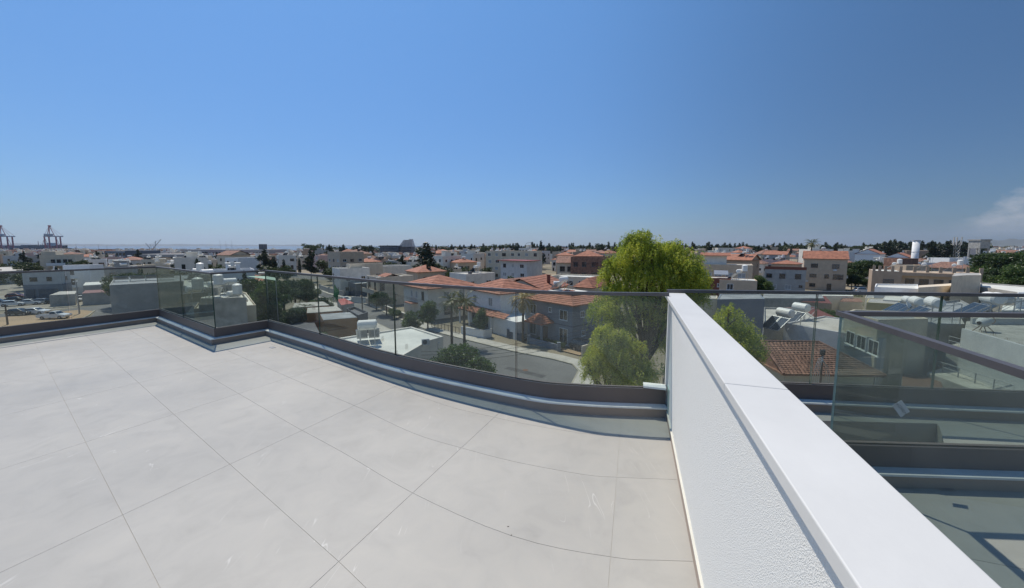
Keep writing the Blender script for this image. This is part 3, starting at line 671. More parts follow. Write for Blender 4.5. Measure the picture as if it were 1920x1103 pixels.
# ---- solar water heater
def make_heater(big=1.0, cold=True):
    t = thing('solar_water_heater', 'x', 'water heater')
    mb = MB(); mb.tube((-.62 * big, 0, 1.82), (.62 * big, 0, 1.82), .39 * big, None, 18); mb.tube((-.71 * big, 0, 1.82), (-.62 * big, 0, 1.82), .27 * big, .39 * big, 18); mb.tube((.62 * big, 0, 1.82), (.71 * big, 0, 1.82), .39 * big, .27 * big, 18)
    mb.build('tank', 'tank_white', t)
    if cold: MB().tube((-.1, .95, 1.9), (-.1, .95, 3.0), .52, None, 14).tube((-.1, .95, 3.0), (-.1, .95, 3.18), .52, .2, 14).build('cold_tank', 'tank_white', t)
    mb = MB()
    for x in (-.6, .6):
        for y in (-.3, 1.4): mb.beam((x, y, 0), (x, y, 1.45 if y < 0 else 1.85), .05)
        mb.beam((x, -.3, 1.42), (x, 1.4, 1.85), .05); mb.beam((x, -.3, .1), (x, 1.4, 1.6), .03)
    mb.beam((-.6, -.3, 1.42), (.6, -.3, 1.42), .05); mb.beam((-.6, 1.4, 1.85), (.6, 1.4, 1.85), .05)
    mb.build('stand', 'galv', t)
    for x in (-.52, .52):
        M = Matrix.Translation((x, -1.25, .75)) @ Matrix.Rotation(R(38), 4, 'X')
        p = MB().box(-.48, -.95, -.04, .48, .95, .04, M=M).build('panel_frame', 'galv', t); MB().box(-.44, -.91, .0405, .44, .91, .046, M=M).build('collector', 'panel_dark', p)
    return t
HT = make_heater(); HT2 = make_heater(1.15, False)
register(HT); register(HT2)
mbf = MB(); mbf.mi = 0; mbf.tube((-.8, 0, 1.75), (.8, 0, 1.75), .38, None, 10, 0); mbf.tube((-.1, .95, 1.9), (-.1, .95, 3.1), .5, None, 10, 0)
for x in (-.6, .6):
    mbf.beam((x, 0, 0), (x, 0, 1.5), .05, 1); mbf.beam((x, 1.3, 0), (x, 1.3, 1.9), .05, 1)
mbf.box(-1, -.95, -.04, 1, .95, .04, 2, Matrix.Translation((0, -1.25, .75)) @ Matrix.Rotation(R(38), 4, 'X'))
HF = mbf.build('solar_water_heater', ['tank_white', 'galv', 'panel_dark']); C.objects.unlink(HF)
mbf = MB(); mbf.mi = 0; mbf.tube((-.9, 0, 1.3), (.9, 0, 1.3), .42, None, 10, 0); mbf.beam((-.6, 0, 0), (-.6, 0, 1.1), .05, 1); mbf.beam((.6, 0, 0), (.6, 0, 1.1), .05, 1)
HF2 = mbf.build('water_tank', ['tank_white', 'galv']); C.objects.unlink(HF2)
SUNYAW = math.degrees(math.atan2(-SUN.x, SUN.y)) + 180      # panels look towards the sun
HG = 'solar water heaters on the roofs'
used_ht = [False, False]
def heater(loc, yaw, label, which=0):
    src = (HT, HT2)[which]
    if not used_ht[which]: o = src; used_ht[which] = True
    else: o = copy_tree(src)
    o.location = loc; o.rotation_euler = (0, 0, R(yaw)); o['label'] = label; o['group'] = HG; return o
def far_heater(loc, yaw, label, src=None):
    o = (src or HF).copy(); C.objects.link(o); o.location = loc; o.rotation_euler = (0, 0, R(yaw)); tag(o, label, 'water tank' if src is HF2 else 'water heater', HG); return o
# ---- foliage
def leaf_cloud(centres, radii, n, size, seed, flat=.8, droop=0.0, shell=.55, asp=.45):
    r = np.random.RandomState(seed); centres = np.array(centres, float); radii = np.array(radii, float)
    if radii.ndim == 1: radii = np.repeat(radii[:, None], 3, 1)
    vol = radii.prod(1) ** (2 / 3); k = r.choice(len(centres), n, p=vol / vol.sum())
    d = r.normal(size=(n, 3)); d /= np.linalg.norm(d, axis=1)[:, None]
    rad = shell + (1 - shell) * r.rand(n) ** .7; rad *= 1 + .16 * np.sin(d[:, 0] * 7 + k) * np.cos(d[:, 1] * 6 + k * 2) + r.normal(size=n) * .05
    p = centres[k] + d * radii[k] * rad[:, None]
    a = r.normal(size=(n, 3)); a[:, 2] = a[:, 2] * flat - droop; a /= np.linalg.norm(a, axis=1)[:, None]
    b = np.cross(a, r.normal(size=(n, 3))); b /= np.linalg.norm(b, axis=1)[:, None]
    s = size * r.uniform(.6, 1.4, (n, 1)); a = a * s; b = b * s * asp
    return p, a, b
def quads(p, a, b):
    v = np.stack([p - a * .5, p + b * .5, p + a * .5, p - b * .5], 1).reshape(-1, 3); return v
def leaf_object(name, sets, m, parent=None, kind=None):
    v = np.concatenate([quads(*s) for s in sets]); n = len(v) // 4
    me = bpy.data.meshes.new(name); me.vertices.add(len(v)); me.vertices.foreach_set('co', v.ravel().astype(np.float32))
    me.loops.add(n * 4); me.loops.foreach_set('vertex_index', np.arange(n * 4, dtype=np.int32)); me.polygons.add(n)
    me.polygons.foreach_set('loop_start', np.arange(0, n * 4, 4, dtype=np.int32)); me.update(calc_edges=True); me.materials.append(MATS[m])
    o = bpy.data.objects.new(name, me); C.objects.link(o)
    if parent: o.parent = parent
    if kind: o['kind'] = kind
    return o
def clumps(cx, cy, cz, rx, ry, rz, n, seed, cr=(.3, .5)):
    rnd = random.Random(seed); cs = []; rs = []
    for i in range(n):
        while True:
            q = Vector((rnd.uniform(-1, 1), rnd.uniform(-1, 1), rnd.uniform(-1, 1)))
            if q.length < 1 and q.length > .25: break
        k = rnd.uniform(*cr); q *= (1 - k * .7)
        cs.append((cx + q.x * rx, cy + q.y * ry, cz + q.z * rz)); rs.append((rx * k, ry * k, rz * k * .85))
    return cs, rs
def trunk_mesh(h, r, lean=(0, 0), limbs=(), seed=0, name='trunk', m='bark', parent=None):
    mb = MB(); rnd = random.Random(seed); pts = [Vector((0, 0, 0))]
    for i in range(1, 6): f = i / 5; pts.append(Vector((lean[0] * f + rnd.uniform(-.05, .05) * h * .2, lean[1] * f + rnd.uniform(-.05, .05) * h * .2, h * f)))
    for i in range(5): mb.tube(pts[i], pts[i + 1], r * (1 - .1 * i), r * (1 - .1 * (i + 1)), 8, cap=False)
    o = mb.build(name, m, parent, True)
    for L in limbs:
        q = MB(); a = pts[-1] if L[3] is None else pts[L[3]]; b = Vector(L[:3]); mid = a.lerp(b, .5) + Vector((rnd.uniform(-.2, .2), rnd.uniform(-.2, .2), .25 * (b - a).length * .4))
        q.tube(a, mid, r * .5, r * .3, 6, cap=False).tube(mid, b, r * .3, r * .1, 6, cap=False); q.build('limb', m, parent, True)
    return o
def make_tree(name, label, kind, h, wdt, n, size, m, seed, group=None):
    t = thing(name, label, 'tree', group=group)
    if kind == 'broad':
        cs, rs = clumps(0, 0, h * .62, wdt / 2, wdt / 2, h * .40, 11, seed); sets = [leaf_cloud(cs, rs, n, size, seed)]
    elif kind == 'round':
        cs, rs = clumps(0, 0, h * .55, wdt / 2, wdt / 2, h * .45, 9, seed, (.4, .6)); sets = [leaf_cloud(cs, rs, n, size, seed)]
    elif kind == 'cypress':
        cs = [(random.uniform(-.1, .1) * wdt, 0, h * f) for f in np.linspace(.15, .93, 8)]; rs = [(wdt / 2 * (1.05 - abs(f - .35)) * .9,) * 2 + (h * .1,) for f in np.linspace(.15, .93, 8)]; sets = [leaf_cloud(cs, rs, n, size, seed, 2.5)]
    elif kind == 'pine':
        rr = random.Random(seed); cs = []; rs = []
        for i in range(9):
            f = .35 + .6 * i / 8; q = wdt / 2 * (1.15 - f) * rr.uniform(.7, 1.3); a = rr.uniform(0, 6.3); cs.append((math.cos(a) * q * .6, math.sin(a) * q * .6, h * f)); rs.append((max(q, .5), max(q, .5), h * .08))
        cs.append((0, 0, h * .96)); rs.append((.4, .4, h * .06)); sets = [leaf_cloud(cs, rs, n, size, seed, .3)]
    trunk_mesh(h * .6, max(.12, wdt * .03), parent=t, seed=seed)
    leaf_object('crown', sets, m, t); return t
def make_palm(name, label, h, fr, m, seed, droop=1.0, group=None, tr=.2):
    t = thing(name, label, 'palm tree', group=group); rnd = random.Random(seed)
    mb = MB(); 
    for i in range(10): f0, f1 = i / 10, (i + 1) / 10; mb.tube((0, 0, h * f0), (0, 0, h * f1), tr * (1.1 - .3 * f0) * (1.08 if i % 2 else 1), tr * (1.1 - .3 * f1), 9, cap=False)
    mb.build('trunk', 'palm_bark', t, True)
    sets = []; P = []; A = []; B_ = []
    for k in range(34):
        az = rnd.uniform(0, 2 * math.pi); el = rnd.uniform(-.5, 1.3); L = fr * rnd.uniform(.75, 1.1); d = Vector((math.cos(az), math.sin(az), 0)); p = Vector((0, 0, h)); v = d * math.cos(el) + Vector((0, 0, math.sin(el)))
        for j in range(14):
            q = p + v * L / 14; v = (v + Vector((0, 0, -.13 * droop))).normalized(); side_ = v.cross(Vector((0, 0, 1))).normalized()
            for sg in (-1, 1):
                ll = fr * .28 * (1 - abs(j - 6) / 9); ld = (v * .5 + side_ * sg + Vector((0, 0, -.35))).normalized() * ll
                P.append(q + ld * .5); A.append(ld); B_.append(v * .10 * fr / 2)
            p = q
    leaf_object('fronds', [(np.array(P), np.array(A), np.array(B_))], m, t); return t
def put(o, loc, rz=0, s=1.0, label=None, sz=None):
    o.location = loc; o.rotation_euler = (0, 0, rz); o.scale = (s, s, sz or s)
    if label: o['label'] = label
    return o
def ground_at(px, D): p = W(px, 500, D); return (p.x, p.y, 0)

# ================================================================== houses near the street
FT = []      # footprints kept clear of the filling houses
def H(name, label, px, py, z, yaw, wl, wr, wallm, **k):
    loc = base_of(px, py, z); FT.append((loc[0], loc[1], max(wl, wr) + 5)); return house(name, label, loc, yaw, wl, wr, z, wallm, **k)
def roofpt(t, u, v, z): M = Matrix.Translation(t.location) @ Matrix.Rotation(t.rotation_euler.z, 4, 'Z'); return M @ Vector((u, v, z))

# (1) blue-grey house
b1 = H('house', 'blue grey two storey house with red tiled hip roof and small tiled porch', 1074, 574.5, 6.3, -50, 10.3, 9.5, 'blue_grey', roof='hip', rh=1.5, courses=9, ov=.55,
       wins=[('L', 1.75, 4.75, 1.4, 1.35, 'win'), ('L', 4.5, 5.2, .5, .6, 'win'), ('L', 1.75, 1.55, 1.5, 2.3, 'win'), ('L', 8.3, 4.8, 1.3, 1.4, 'win'), ('L', 8.3, 1.7, 1.3, 1.8, 'win'), ('R', 2.2, 4.9, .7, .8, 'win'), ('R', 2.4, 2.0, .7, .7, 'win'), ('R', 5.5, 4.8, 1.2, 1.3, 'win')])
pr_ = roof_mesh('hip', -1.6, -1.1, 1.6, 1.1, 3.35, 1.25, 5, .35).build('porch_roof', 'terracotta', b1); pr_.location = (-5.6, -1.2, 0)
for x in (-1.4, 1.4): MB().box(-5.6 + x - .14, -2.25, 0, -5.6 + x + .14, -1.97, 3.3).build('porch_column', 'blue_grey', b1)
add_window(b1, 'L', 5.6, 1.25, 1.1, 2.3, 'door')
MB().box(-10.31, -.06, 3.2, .06, 9.51, 3.32).build('string_course', 'slate_blue', b1)
rm = MB().box(-7.6, 2.6, 7.55, -2.6, 6.6, 7.75).build('roof_terrace', 'flat_roof_light', b1)
heater(roofpt(b1, -5.8, 4.4, 7.75), SUNYAW + 10, 'white solar water heater on the blue grey house, half hidden by its roof ridge', 1)
# its garden wall, gate, drive and car
A0, A1 = Vector((-.6, 60.0)), Vector((9.1, 49.8)); dv = (A1 - A0).normalized(); nv = Vector((dv.y, -dv.x))
def wall_run(name, label, pts, hgt, th, m, cat='garden wall', posts=True, coping=None):
    mid = Vector(pts[0]); t = thing(name, label, cat, (mid.x, mid.y, 0)); mb = MB()
    for a, b in zip(pts[:-1], pts[1:]):
        a, b = Vector(a) - mid, Vector(b) - mid; d = (b - a).normalized(); n = Vector((-d.y, d.x)) * th / 2
        mb.prism([tuple(a + n), tuple(b + n), tuple(b - n), tuple(a - n)], 0, hgt)
    mb.build('wall', m, t)
    if coping:
        mb = MB()
        for a, b in zip(pts[:-1], pts[1:]):
            a, b = Vector(a) - mid, Vector(b) - mid; d = (b - a).normalized(); n = Vector((-d.y, d.x)) * (th / 2 + .05)
            mb.prism([tuple(a + n), tuple(b + n), tuple(b - n), tuple(a - n)], hgt, hgt + .07)
        mb.build('coping', coping, t)
    if posts:
        for p in pts: p = Vector(p) - mid; MB().box(p.x - .25, p.y - .25, 0, p.x + .25, p.y + .25, hgt + .35).build('post', m, t)
    return t
wall_run('garden_wall', 'low blue grey garden wall with square posts in front of the blue grey house', [tuple(A0), tuple(A0 + dv * 3.2)], 1.1, .22, 'slate_blue')
wall_run('garden_wall', 'low blue grey garden wall between the gate and the drive of the blue grey house', [tuple(A0 + dv * 4.6), tuple(A0 + dv * 10.6)], .9, .22, 'blue_grey')
g = thing('garden_gate', 'dark slatted garden gate in front of the tiled porch', 'gate', (*(A0 + dv * 3.5), 0), math.atan2(dv.y, dv.x))
for i in range(5): MB().box(0, -.03, .15 + i * .25, 1.0, .03, .27 + i * .25).build('slat', 'black_iron', g)
MB().box(-.05, -.04, 0, 0, .04, 1.5).build('gate_post', 'black_iron', g); MB().box(1.0, -.04, 0, 1.05, .04, 1.5).build('gate_post', 'black_iron', g)
drv = sheet('drive', [tuple(A0 + dv * 11), tuple(A0 + dv * 14.2), tuple(A0 + dv * 14.2 - nv * 7), tuple(A0 + dv * 11 - nv * 7)], .15, 'dirt')
wall_run('garden_wall', 'plain tan boundary wall beside the drive with the dark car', [tuple(A0 + dv * 14.6), tuple(A0 + dv * 14.6 - nv * 8)], 1.5, .22, 'cream', posts=False)
# (2) white house with gable and lower tiled roof
b2 = H('house', 'white two storey house with red tiled roof, lower tiled strip roof and shuttered windows', 938, 553, 6.5, -52, 11, 9.5, 'white_paint', roof='hip', rh=2.0, courses=9,
       wins=[('L', 8.2, 4.9, 1.1, 1.4, 'shut'), ('L', 3.0, 4.9, 1.1, 1.4, 'shut'), ('R', 3.0, 4.9, 1.1, 1.4, 'shut'), ('L', 8.6, 1.5, 1.3, 1.5, 'dark'), ('L', 4.6, 1.35, 1.5, 2.2, 'dark'), ('R', 6.5, 4.9, .8, 1.2, 'shut')])
mb = MB(); slope(mb, (-11.4, -2.0, 2.9), (.3, -2.0, 2.9), (.3, 0, 3.6), (-11.4, 0, 3.6), 5); mb.box(-11.4, -2.0, 2.74, .3, 0, 2.88); mb.build('lower_roof', 'terracotta', b2)
for x in (-10.9, -7.4, -3.8, -.2): MB().box(x - .13, -1.9, 0, x + .13, -1.64, 2.74).build('column', 'white_paint', b2)
gx = MB().box(.0, -1.6, 0, 6.5, 4.8, 2.9).build('garage', 'white_paint', b2); mb = MB(); slope(mb, (-.1, -1.9, 2.95), (3.6, -1.9, 2.95), (3.6, -.6, 3.6), (-.1, -.6, 3.6), 3); mb.build('garage_roof', 'terracotta', b2)
wall_run('garden_wall', 'low white curved garden wall in front of the white house', [(-8.6, 62.3), (-4.6, 59.2), (-3.4, 60.6)], 1.35, .22, 'white_paint', posts=False, coping='cap_white')
fn = thing('picket_fence', 'black iron railing with white posts on the pavement before the white house', 'fence', (-14.8, 67.6, 0), math.atan2(-5.8, 6.2))
for i in range(9):
    MB().box(i * 1.0 - .03, -.03, 0, i * 1.0 + .03, .03, 1.25).build('picket', 'black_iron', fn)
MB().box(0, -.02, 1.1, 8.0, .02, 1.16).box(0, -.02, .2, 8.0, .02, .26).build('rail', 'black_iron', fn)
# (3) cream house with big hip roof
b3 = H('house', 'cream two storey house under a wide red tiled hip roof across the street', 802, 543, 6.3, -50, 11.5, 11.5, 'off_white', roof='hip', rh=2.2, courses=9, ov=.8,
       wins=[('L', 2.2, 4.8, .9, 1.6, 'dark'), ('L', 5.0, 4.8, .8, 1.3, 'shut'), ('L', 7.4, 4.8, .8, 1.3, 'shut'), ('R', 4.2, 4.8, 1.3, 1.3, 'shut'), ('R', 8.0, 4.9, 1.3, 1.7, 'shut'), ('L', 2.6, 1.5, 1.4, 2.2, 'dark'), ('R', 4.4, 1.6, 1.4, 1.5, 'dark')])
mb = MB(); slope(mb, (0, -2.2, 2.9), (5.2, -2.2, 2.9), (5.2, 0, 3.6), (0, 0, 3.6), 4); lr = mb.build('lower_roof', 'terracotta', b3); lr.location = (.2, 9.8, 0); lr.rotation_euler = (0, 0, R(90)); lr.location = (0, 4, 0)
mb = MB().box(-8, -1.6, 2.95, -4.4, 0, 3.1); mb.build('canopy', 'terracotta', b3)
# (4)-(6) houses further up the street
b4 = H('house', 'beige two storey house with a long balcony at the bend of the street', 707, 524, 6.8, -50, 7.6, 9.5, 'cream', roof='flat', par=.5, roof_top='flat_roof_light',
       wins=[('L', 1.4, 5.2, 1.1, 1.9, 'dark'), ('L', 5.2, 5.3, 1.0, 1.4, 'dark'), ('L', 2.2, 1.5, .9, 2.4, 'dark'), ('L', 3.8, 1.5, .9, 2.4, 'dark'), ('L', 5.6, 1.5, .9, 2.4, 'dark'), ('R', 1.2, 5.0, 1.0, 1.9, 'dark')])
MB().box(-7.6, -1.5, 3.3, 1.6, 0, 3.5).box(-7.6, -1.5, 3.5, 1.6, -1.35, 4.4).build('balcony', 'cream', b4)
rr_ = roof_mesh('gx', -5.5, 2.5, -1.0, 6.0, 7.2, .7, 3, .2).build('roof_canopy', 'terracotta', b4)
b5 = H('house', 'slate blue one storey annexe with tall narrow windows beside the beige house', 666, 534, 3.6, -50, 6.5, 8, 'slate_blue', roof='flat', par=.3, roof_top='flat_roof_light',
       wins=[('L', 1.0, 1.6, .45, 2.1, 'dark'), ('L', 2.1, 1.6, .45, 2.1, 'dark'), ('L', 3.2, 1.6, .45, 2.1, 'dark'), ('L', 4.6, 1.6, .45, 2.1, 'dark')])
H('house', 'off white boxy two storey house with stepped roof left of the slate blue annexe', 637, 507, 7.6, -50, 8.5, 9, 'off_white', roof='flat', roof_top='flat_roof_light', auto='LR', wins=())
H('house', 'long low off white house with a plain parapet behind the boxy house', 690, 503, 7.2, -48, 9, 16, 'off_white', roof='flat', auto='L')
H('house', 'cream penthouse block with two black windows above the long low house', 656, 498, 8.6, -48, 3.5, 11, 'cream', roof='flat', auto='LR')
wall_run('garden_wall', 'beige garden wall with square posts along the pavement below the dark trees', [(-40.5, 99.5), (-33.8, 91.3), (-25.6, 80.2), (-20.6, 73.2)], 1.3, .25, 'beige', coping='off_white')
wall_run('garden_wall', 'low white garden wall with glass panels before the beige house', [(-42.6, 98.2), (-36.8, 96.0), (-33.6, 92.3)], 1.6, .2, 'off_white', posts=False)
wall_run('garden_wall', 'grey and white front walls far up the street', [(-66, 127.5), (-58.5, 118.6), (-50, 110)], 1.6, .25, 'grey_wall')
# (7) houses behind the blue grey house
b7 = H('house', 'cream gabled house with orange tiled roof and a chimney behind the blue grey house', 1020, 547, 5.4, -28, 11, 14, 'cream', roof='gy', rh=2.4, courses=7, ov=.6, roofm='terracotta', auto=None)
ch = MB().box(-2.1, 6.6, 6.4, -1.5, 7.2, 8.3).box(-2.2, 6.5, 8.3, -1.4, 7.3, 8.45).build('chimney', 'brick_red', b7)
b7b = H('house', 'ochre gabled house with low orange roof left of the cream gabled house', 975, 545, 5.0, -40, 9, 11, 'yellow_wall', roof='gy', rh=2.2, courses=7, roofm='terracotta_old')
b7c = H('house', 'house with faded pink tiled roof just left of the pepper tree', 1110, 541, 5.6, -35, 4, 12, 'cream', roof='hip', rh=2.0, courses=7, roofm='terracotta')
heater(roofpt(b7, 1.8, 3.0, 5.2), SUNYAW - 30, 'large white solar water heater beside the chimney of the cream gabled house', 1)
b7d = H('house', 'long pale house with white flat roof left of the pepper tree', 1128, 524, 6.2, -25, 14, 9, 'cream', roof='flat', roof_top='flat_roof_light', auto='L')
b7e = H('house', 'tall white and grey house with red flat canopy roof', 988, 493, 9.2, -40, 12, 9, 'light_grey', roof='flat', auto='L')
MB().box(-12.6, -1.2, 9.7, .8, 7, 9.9).build('roof_canopy', 'red_metal', b7e)
b7f = H('house', 'maroon rendered apartment house with red tiled roof and dark loggias left of the pepper tree', 1145, 484, 11.0, -15, 13, 10, 'terracotta_old', roof='flat', par=.3,
        wins=[('L', u, z, 2.0 if z > 3 and u < 6 else 1.3, 1.5, 'dark') for u in (2, 5, 8.5, 11.3) for z in (2, 5.2, 8.8)])
roof_mesh('hip', -12, 1, -3, 9, 11.5, 1.8, 4, .3).build('roof', 'terracotta', b7f)
b7g = H('house', 'cream house with deep roof loggia and sloping dark tiled roof', 1094, 494, 9.0, -15, 9, 9, 'cream', roof='gx', rh=2.2, roofm='terracotta_old', wins=[('L', u, z, 1.6, 1.6, 'dark') for u in (2, 4.6, 7.2) for z in (2, 7.0)])
# (8) near flat roof below us with the big tank
fr = thing('house', 'one storey house just below the terrace with a bare cream flat roof', 'house', (0, 0, 0))
q = [(-20.6, 43.3), (-13.6, 49.6), (-8.3, 44.2), (-9.6, 42.2), (-11.5, 33.5), (-14, 28), (-20, 30)]
MB().prism(q, 0, 3.85).build('wall', 'off_white', fr); 
def rim(pts, z, hh, th, m, par_, closed=True):
    mb = MB(); n = len(pts); c = sum((Vector(p) for p in pts), Vector((0, 0))) / n
    for i in range(n if closed else n - 1):
        a, b = Vector(pts[i]), Vector(pts[(i + 1) % n]); ai, bi = a + (c - a).normalized() * th, b + (c - b).normalized() * th
        mb.prism([tuple(a), tuple(b), tuple(bi), tuple(ai)], z, z + hh)
    return mb.build('parapet', m, par_)
qi = [tuple(Vector(p).lerp(Vector((-14, 39)), .015)) for p in q]
MB().prism(qi, 3.85, 3.95).build('roof', 'flat_roof_light', fr); rim(q, 3.851, .28, .35, 'off_white', fr)
tp = G(690, 646, 4.0)
bt = heater((tp.x, tp.y, 3.95), 200, 'large cream solar water heater with dented end on the bare cream roof below the terrace', 1); bt.scale = (1.25, 1.25, 1.25)
for k, (x, y) in enumerate(((798, 648), (821, 655))):
    p = G(x, y, 3.95); ac = thing('roof_vent' if k else 'air_conditioner', ['grey air conditioner unit standing at the edge of the bare cream roof', 'bent vent pipe on the bare cream roof'][k], ['air conditioner', 'vent pipe'][k], (p.x, p.y, 3.95), R(20))
    if k == 0: MB().box(-.42, -.16, .1, .42, .16, .75).build('casing', 'light_grey', ac); MB().tube((-.08, -.17, .42), (-.08, -.161, .42), .26, None, 16).build('fan_grille', 'dark_grey', ac)
    else: MB().path([(0, 0, 0), (0, 0, .6), (.1, 0, .75), (.25, 0, .7)], .04, 8).build('pipe', 'galv', ac)
for x, y in ((705, 630), (715, 640), (760, 655), (835, 668), (740, 668)):
    p = G(x, y, 3.95); r_ = thing('rebar_stub', 'rusty reinforcement bars sticking up from the bare cream roof', 'rebar', (p.x, p.y, 3.95), group='rebar stubs on the bare cream roof')
    for dx, dy in ((0, 0), (.16, .03), (.05, .18), (.2, .2)): MB().tube((dx, dy, 0), (dx + .03, dy, .55), .012, None, 4).build('bar', 'rust', r_)
# (9) tan roof block at left and stepped block behind
def block(label, pts_px, z, m, roofm='flat_roof', z0=0, par=.35, name='house', cat='house', wins=()):
    pts = [tuple(G(x, y, z)[:2]) for x, y in pts_px]; o = Vector(pts[0]); t = thing(name, label, cat, (o.x, o.y, 0)); pts = [(p[0] - o.x, p[1] - o.y) for p in pts]
    c = sum((Vector(p) for p in pts), Vector((0, 0))) / len(pts); FT.append((o.x + c.x, o.y + c.y, max((Vector(p) - c).length for p in pts) + 4))
    MB().prism(pts, z0, z).build('wall', m, t); MB().prism([tuple(Vector(p).lerp(c, .01)) for p in pts], z + .001, z + .06).build('roof', roofm, t)
    if par: rim(pts, z + .002, par, .25, m, t)
    return t
t9 = block('tan rendered apartment house with roof terrace, tanks and open stair below the balustrade corner', [(364, 584), (480, 577), (462, 553), (440, 546), (385, 553)], 7.0, 'cream', 'flat_roof_light')
block('brown upper storey with blank walls behind the tanks of the tan house', [(372, 566), (462, 563), (450, 548), (380, 548)], 8.3, 'concrete', 'flat_roof_light')
block('grey flat roofed house with several roof tanks left of the leafy trees', [(344, 541), (410, 545), (408, 528), (345, 526)], 9.0, 'grey_wall', 'flat_roof_light')
def at_roof(px, py, z): p = G(px, py, z); return (p.x, p.y, z)
heater(at_roof(440, 577, 7.05), SUNYAW + 20, 'white solar water heater with two tanks on the tan house beside its dish', 0)
heater(at_roof(405, 560, 8.35), SUNYAW + 20, 'solar water heater on the brown upper storey of the tan house, near the balustrade corner', 0)
heater(at_roof(432, 553, 8.35), SUNYAW + 20, 'rear solar water heater on the brown upper storey of the tan house', 1)
for k, (x, y, z) in enumerate(((366, 572, 8.35), (390, 532, 9.05), (372, 528, 9.05))): heater(at_roof(x, y, z), SUNYAW + 20, ['solar water heater at the left edge of the brown upper storey', 'solar water heater on the grey flat roofed house, right one', 'solar water heater on the grey flat roofed house, left one'][k], k % 2)
dsh = thing('satellite_dish', 'small white satellite dish beside the tanks on the tan house', 'satellite dish', at_roof(458, 575, 7.05), R(160))
def dish_parts(t, r=.45, zc=.9):
    mb = MB(); n = 18; vs = [(0, .0, 0)]; fs = []
    for k in range(1, 5):
        for i in range(n): a = 2 * math.pi * i / n; rr = r * k / 4; vs.append((math.cos(a) * rr, -rr * rr * .35 / r, math.sin(a) * rr))
    for i in range(n): fs.append((0, 1 + i, 1 + (i + 1) % n))
    for k in range(3):
        for i in range(n): a, b = 1 + k * n + i, 1 + k * n + (i + 1) % n; fs.append((a, a + n, b + n, b))
    M = Matrix.Translation((0, -.05, zc)) @ Matrix.Rotation(R(-25), 4, 'X'); mb.add([M @ Vector(v) for v in vs], fs); o = mb.build('reflector', 'white_paint', t, True); so_ = o.modifiers.new('s', 'SOLIDIFY'); so_.thickness = .02
    MB().tube((0, 0, 0), (0, 0, zc), .03).build('mast', 'galv', t); MB().tube((0, -.05, zc - r), (0, -.5, zc), .012).tube((0, -.5, zc - .03), (0, -.45, zc + .05), .03).build('feed_arm', 'galv', t)
dish_parts(dsh)
st_ = thing('outdoor_stair', 'white concrete stair stepping up beside the tan house roof', 'stair', at_roof(350, 590, 5.6), R(-30))
for i in range(6): MB().box(i * .4, 0, 0, i * .4 + .42, 1.2, .22 + i * .22).build('step', 'flat_roof_light', st_)
# (10) dark grey blank wall building
t10 = block('large building with a blank dark grey side wall and solar racks on its roof', [(205, 537), (300, 532), (360, 528), (372, 516), (216, 521)], 8.0, 'grey_wall', 'flat_roof_grey', par=.2)
rk = thing('solar_rack', 'row of tilted solar panels on steel racks along the dark grey building roof', 'solar panels', at_roof(212, 530, 8.05), 0)
p0 = Vector(at_roof(214, 529, 8.05)); p1 = Vector(at_roof(330, 524, 8.05)); rk.location = p0; rk.rotation_euler = (0, 0, math.atan2(p1.y - p0.y, p1.x - p0.x))
L_ = (p1 - p0).length
for i in range(int(L_ / 2.2)):
    M = Matrix.Translation((i * 2.2 + 1, 0, .75)) @ Matrix.Rotation(R(-28), 4, 'X'); MB().box(-1.0, -.8, -.03, 1.0, .8, .03, M=M).build('panel', 'metal_grey', rk); MB().box(-.03 + i * 2.2, -.6, 0, .03 + i * 2.2, -.54, 1.1).box(-.03 + i * 2.2, .6, 0, .03 + i * 2.2, .66, .4).build('post', 'galv', rk)
# (11) blue grey commercial building, left
t11 = H('commercial_building', 'pale blue grey two tone commercial building beyond the parked cars', 114, 509.5, 7.6, 30, 7.4, 5, 'light_grey', roof='flat', par=.25, cat='building',
        wins=[('L', 5.4, 5.6, 1.3, 1.0, 'dark'), ('L', 2.4, 5.6, .9, 1.0, 'dark'), ('R', 2.5, 5.6, .9, .9, 'dark')])
MB().box(-7.46, -.05, 0, .05, 5.05, 4.1).build('lower_cladding', 'blue_grey', t11); MB().box(-7, -.3, .2, -5.4, -.06, 2.8).box(-4.6, -.3, .2, -1.0, -.06, 2.8).build('shop_front', 'slate_blue', t11)
t11b = H('house', 'white three storey house with small balconies beside the pale commercial building', 168, 500, 8.6, 12, 6.8, 5, 'white_paint', roof='flat', cat='house', wins=[('L', 5, 6.9, 1.6, 1.4, 'dark'), ('L', 5, 3.9, 1.6, 1.6, 'dark')])
MB().box(-6.6, -1.1, 5.0, -3.4, 0, 5.15).box(-6.6, -1.1, 2.2, -3.4, 0, 2.35).build('balcony', 'white_paint', t11b)
block('long low shed with a pale cream roof behind the parked cars', [(155, 536), (205, 533), (204, 528), (160, 530)], 4.0, 'grey_wall', 'flat_roof_light', par=0, name='shed', cat='shed')
block('brown roofed lock-up row behind the parked cars', [(153, 551), (206, 548), (205, 543), (160, 545)], 3.0, 'grey_wall', 'maroon_sheet', par=0, name='shed', cat='shed')
block('corrugated lean-to roof standing behind the silver cars', [(92, 554), (140, 552), (145, 546), (112, 547)], 2.8, 'concrete', 'flat_roof', par=0, name='shed', cat='shed')
block('long low grey shop with a white fascia at the left edge', [(-40, 512), (43, 508), (43, 500), (-40, 503)], 5.0, 'concrete', 'flat_roof', par=.2, name='shop', cat='shop')
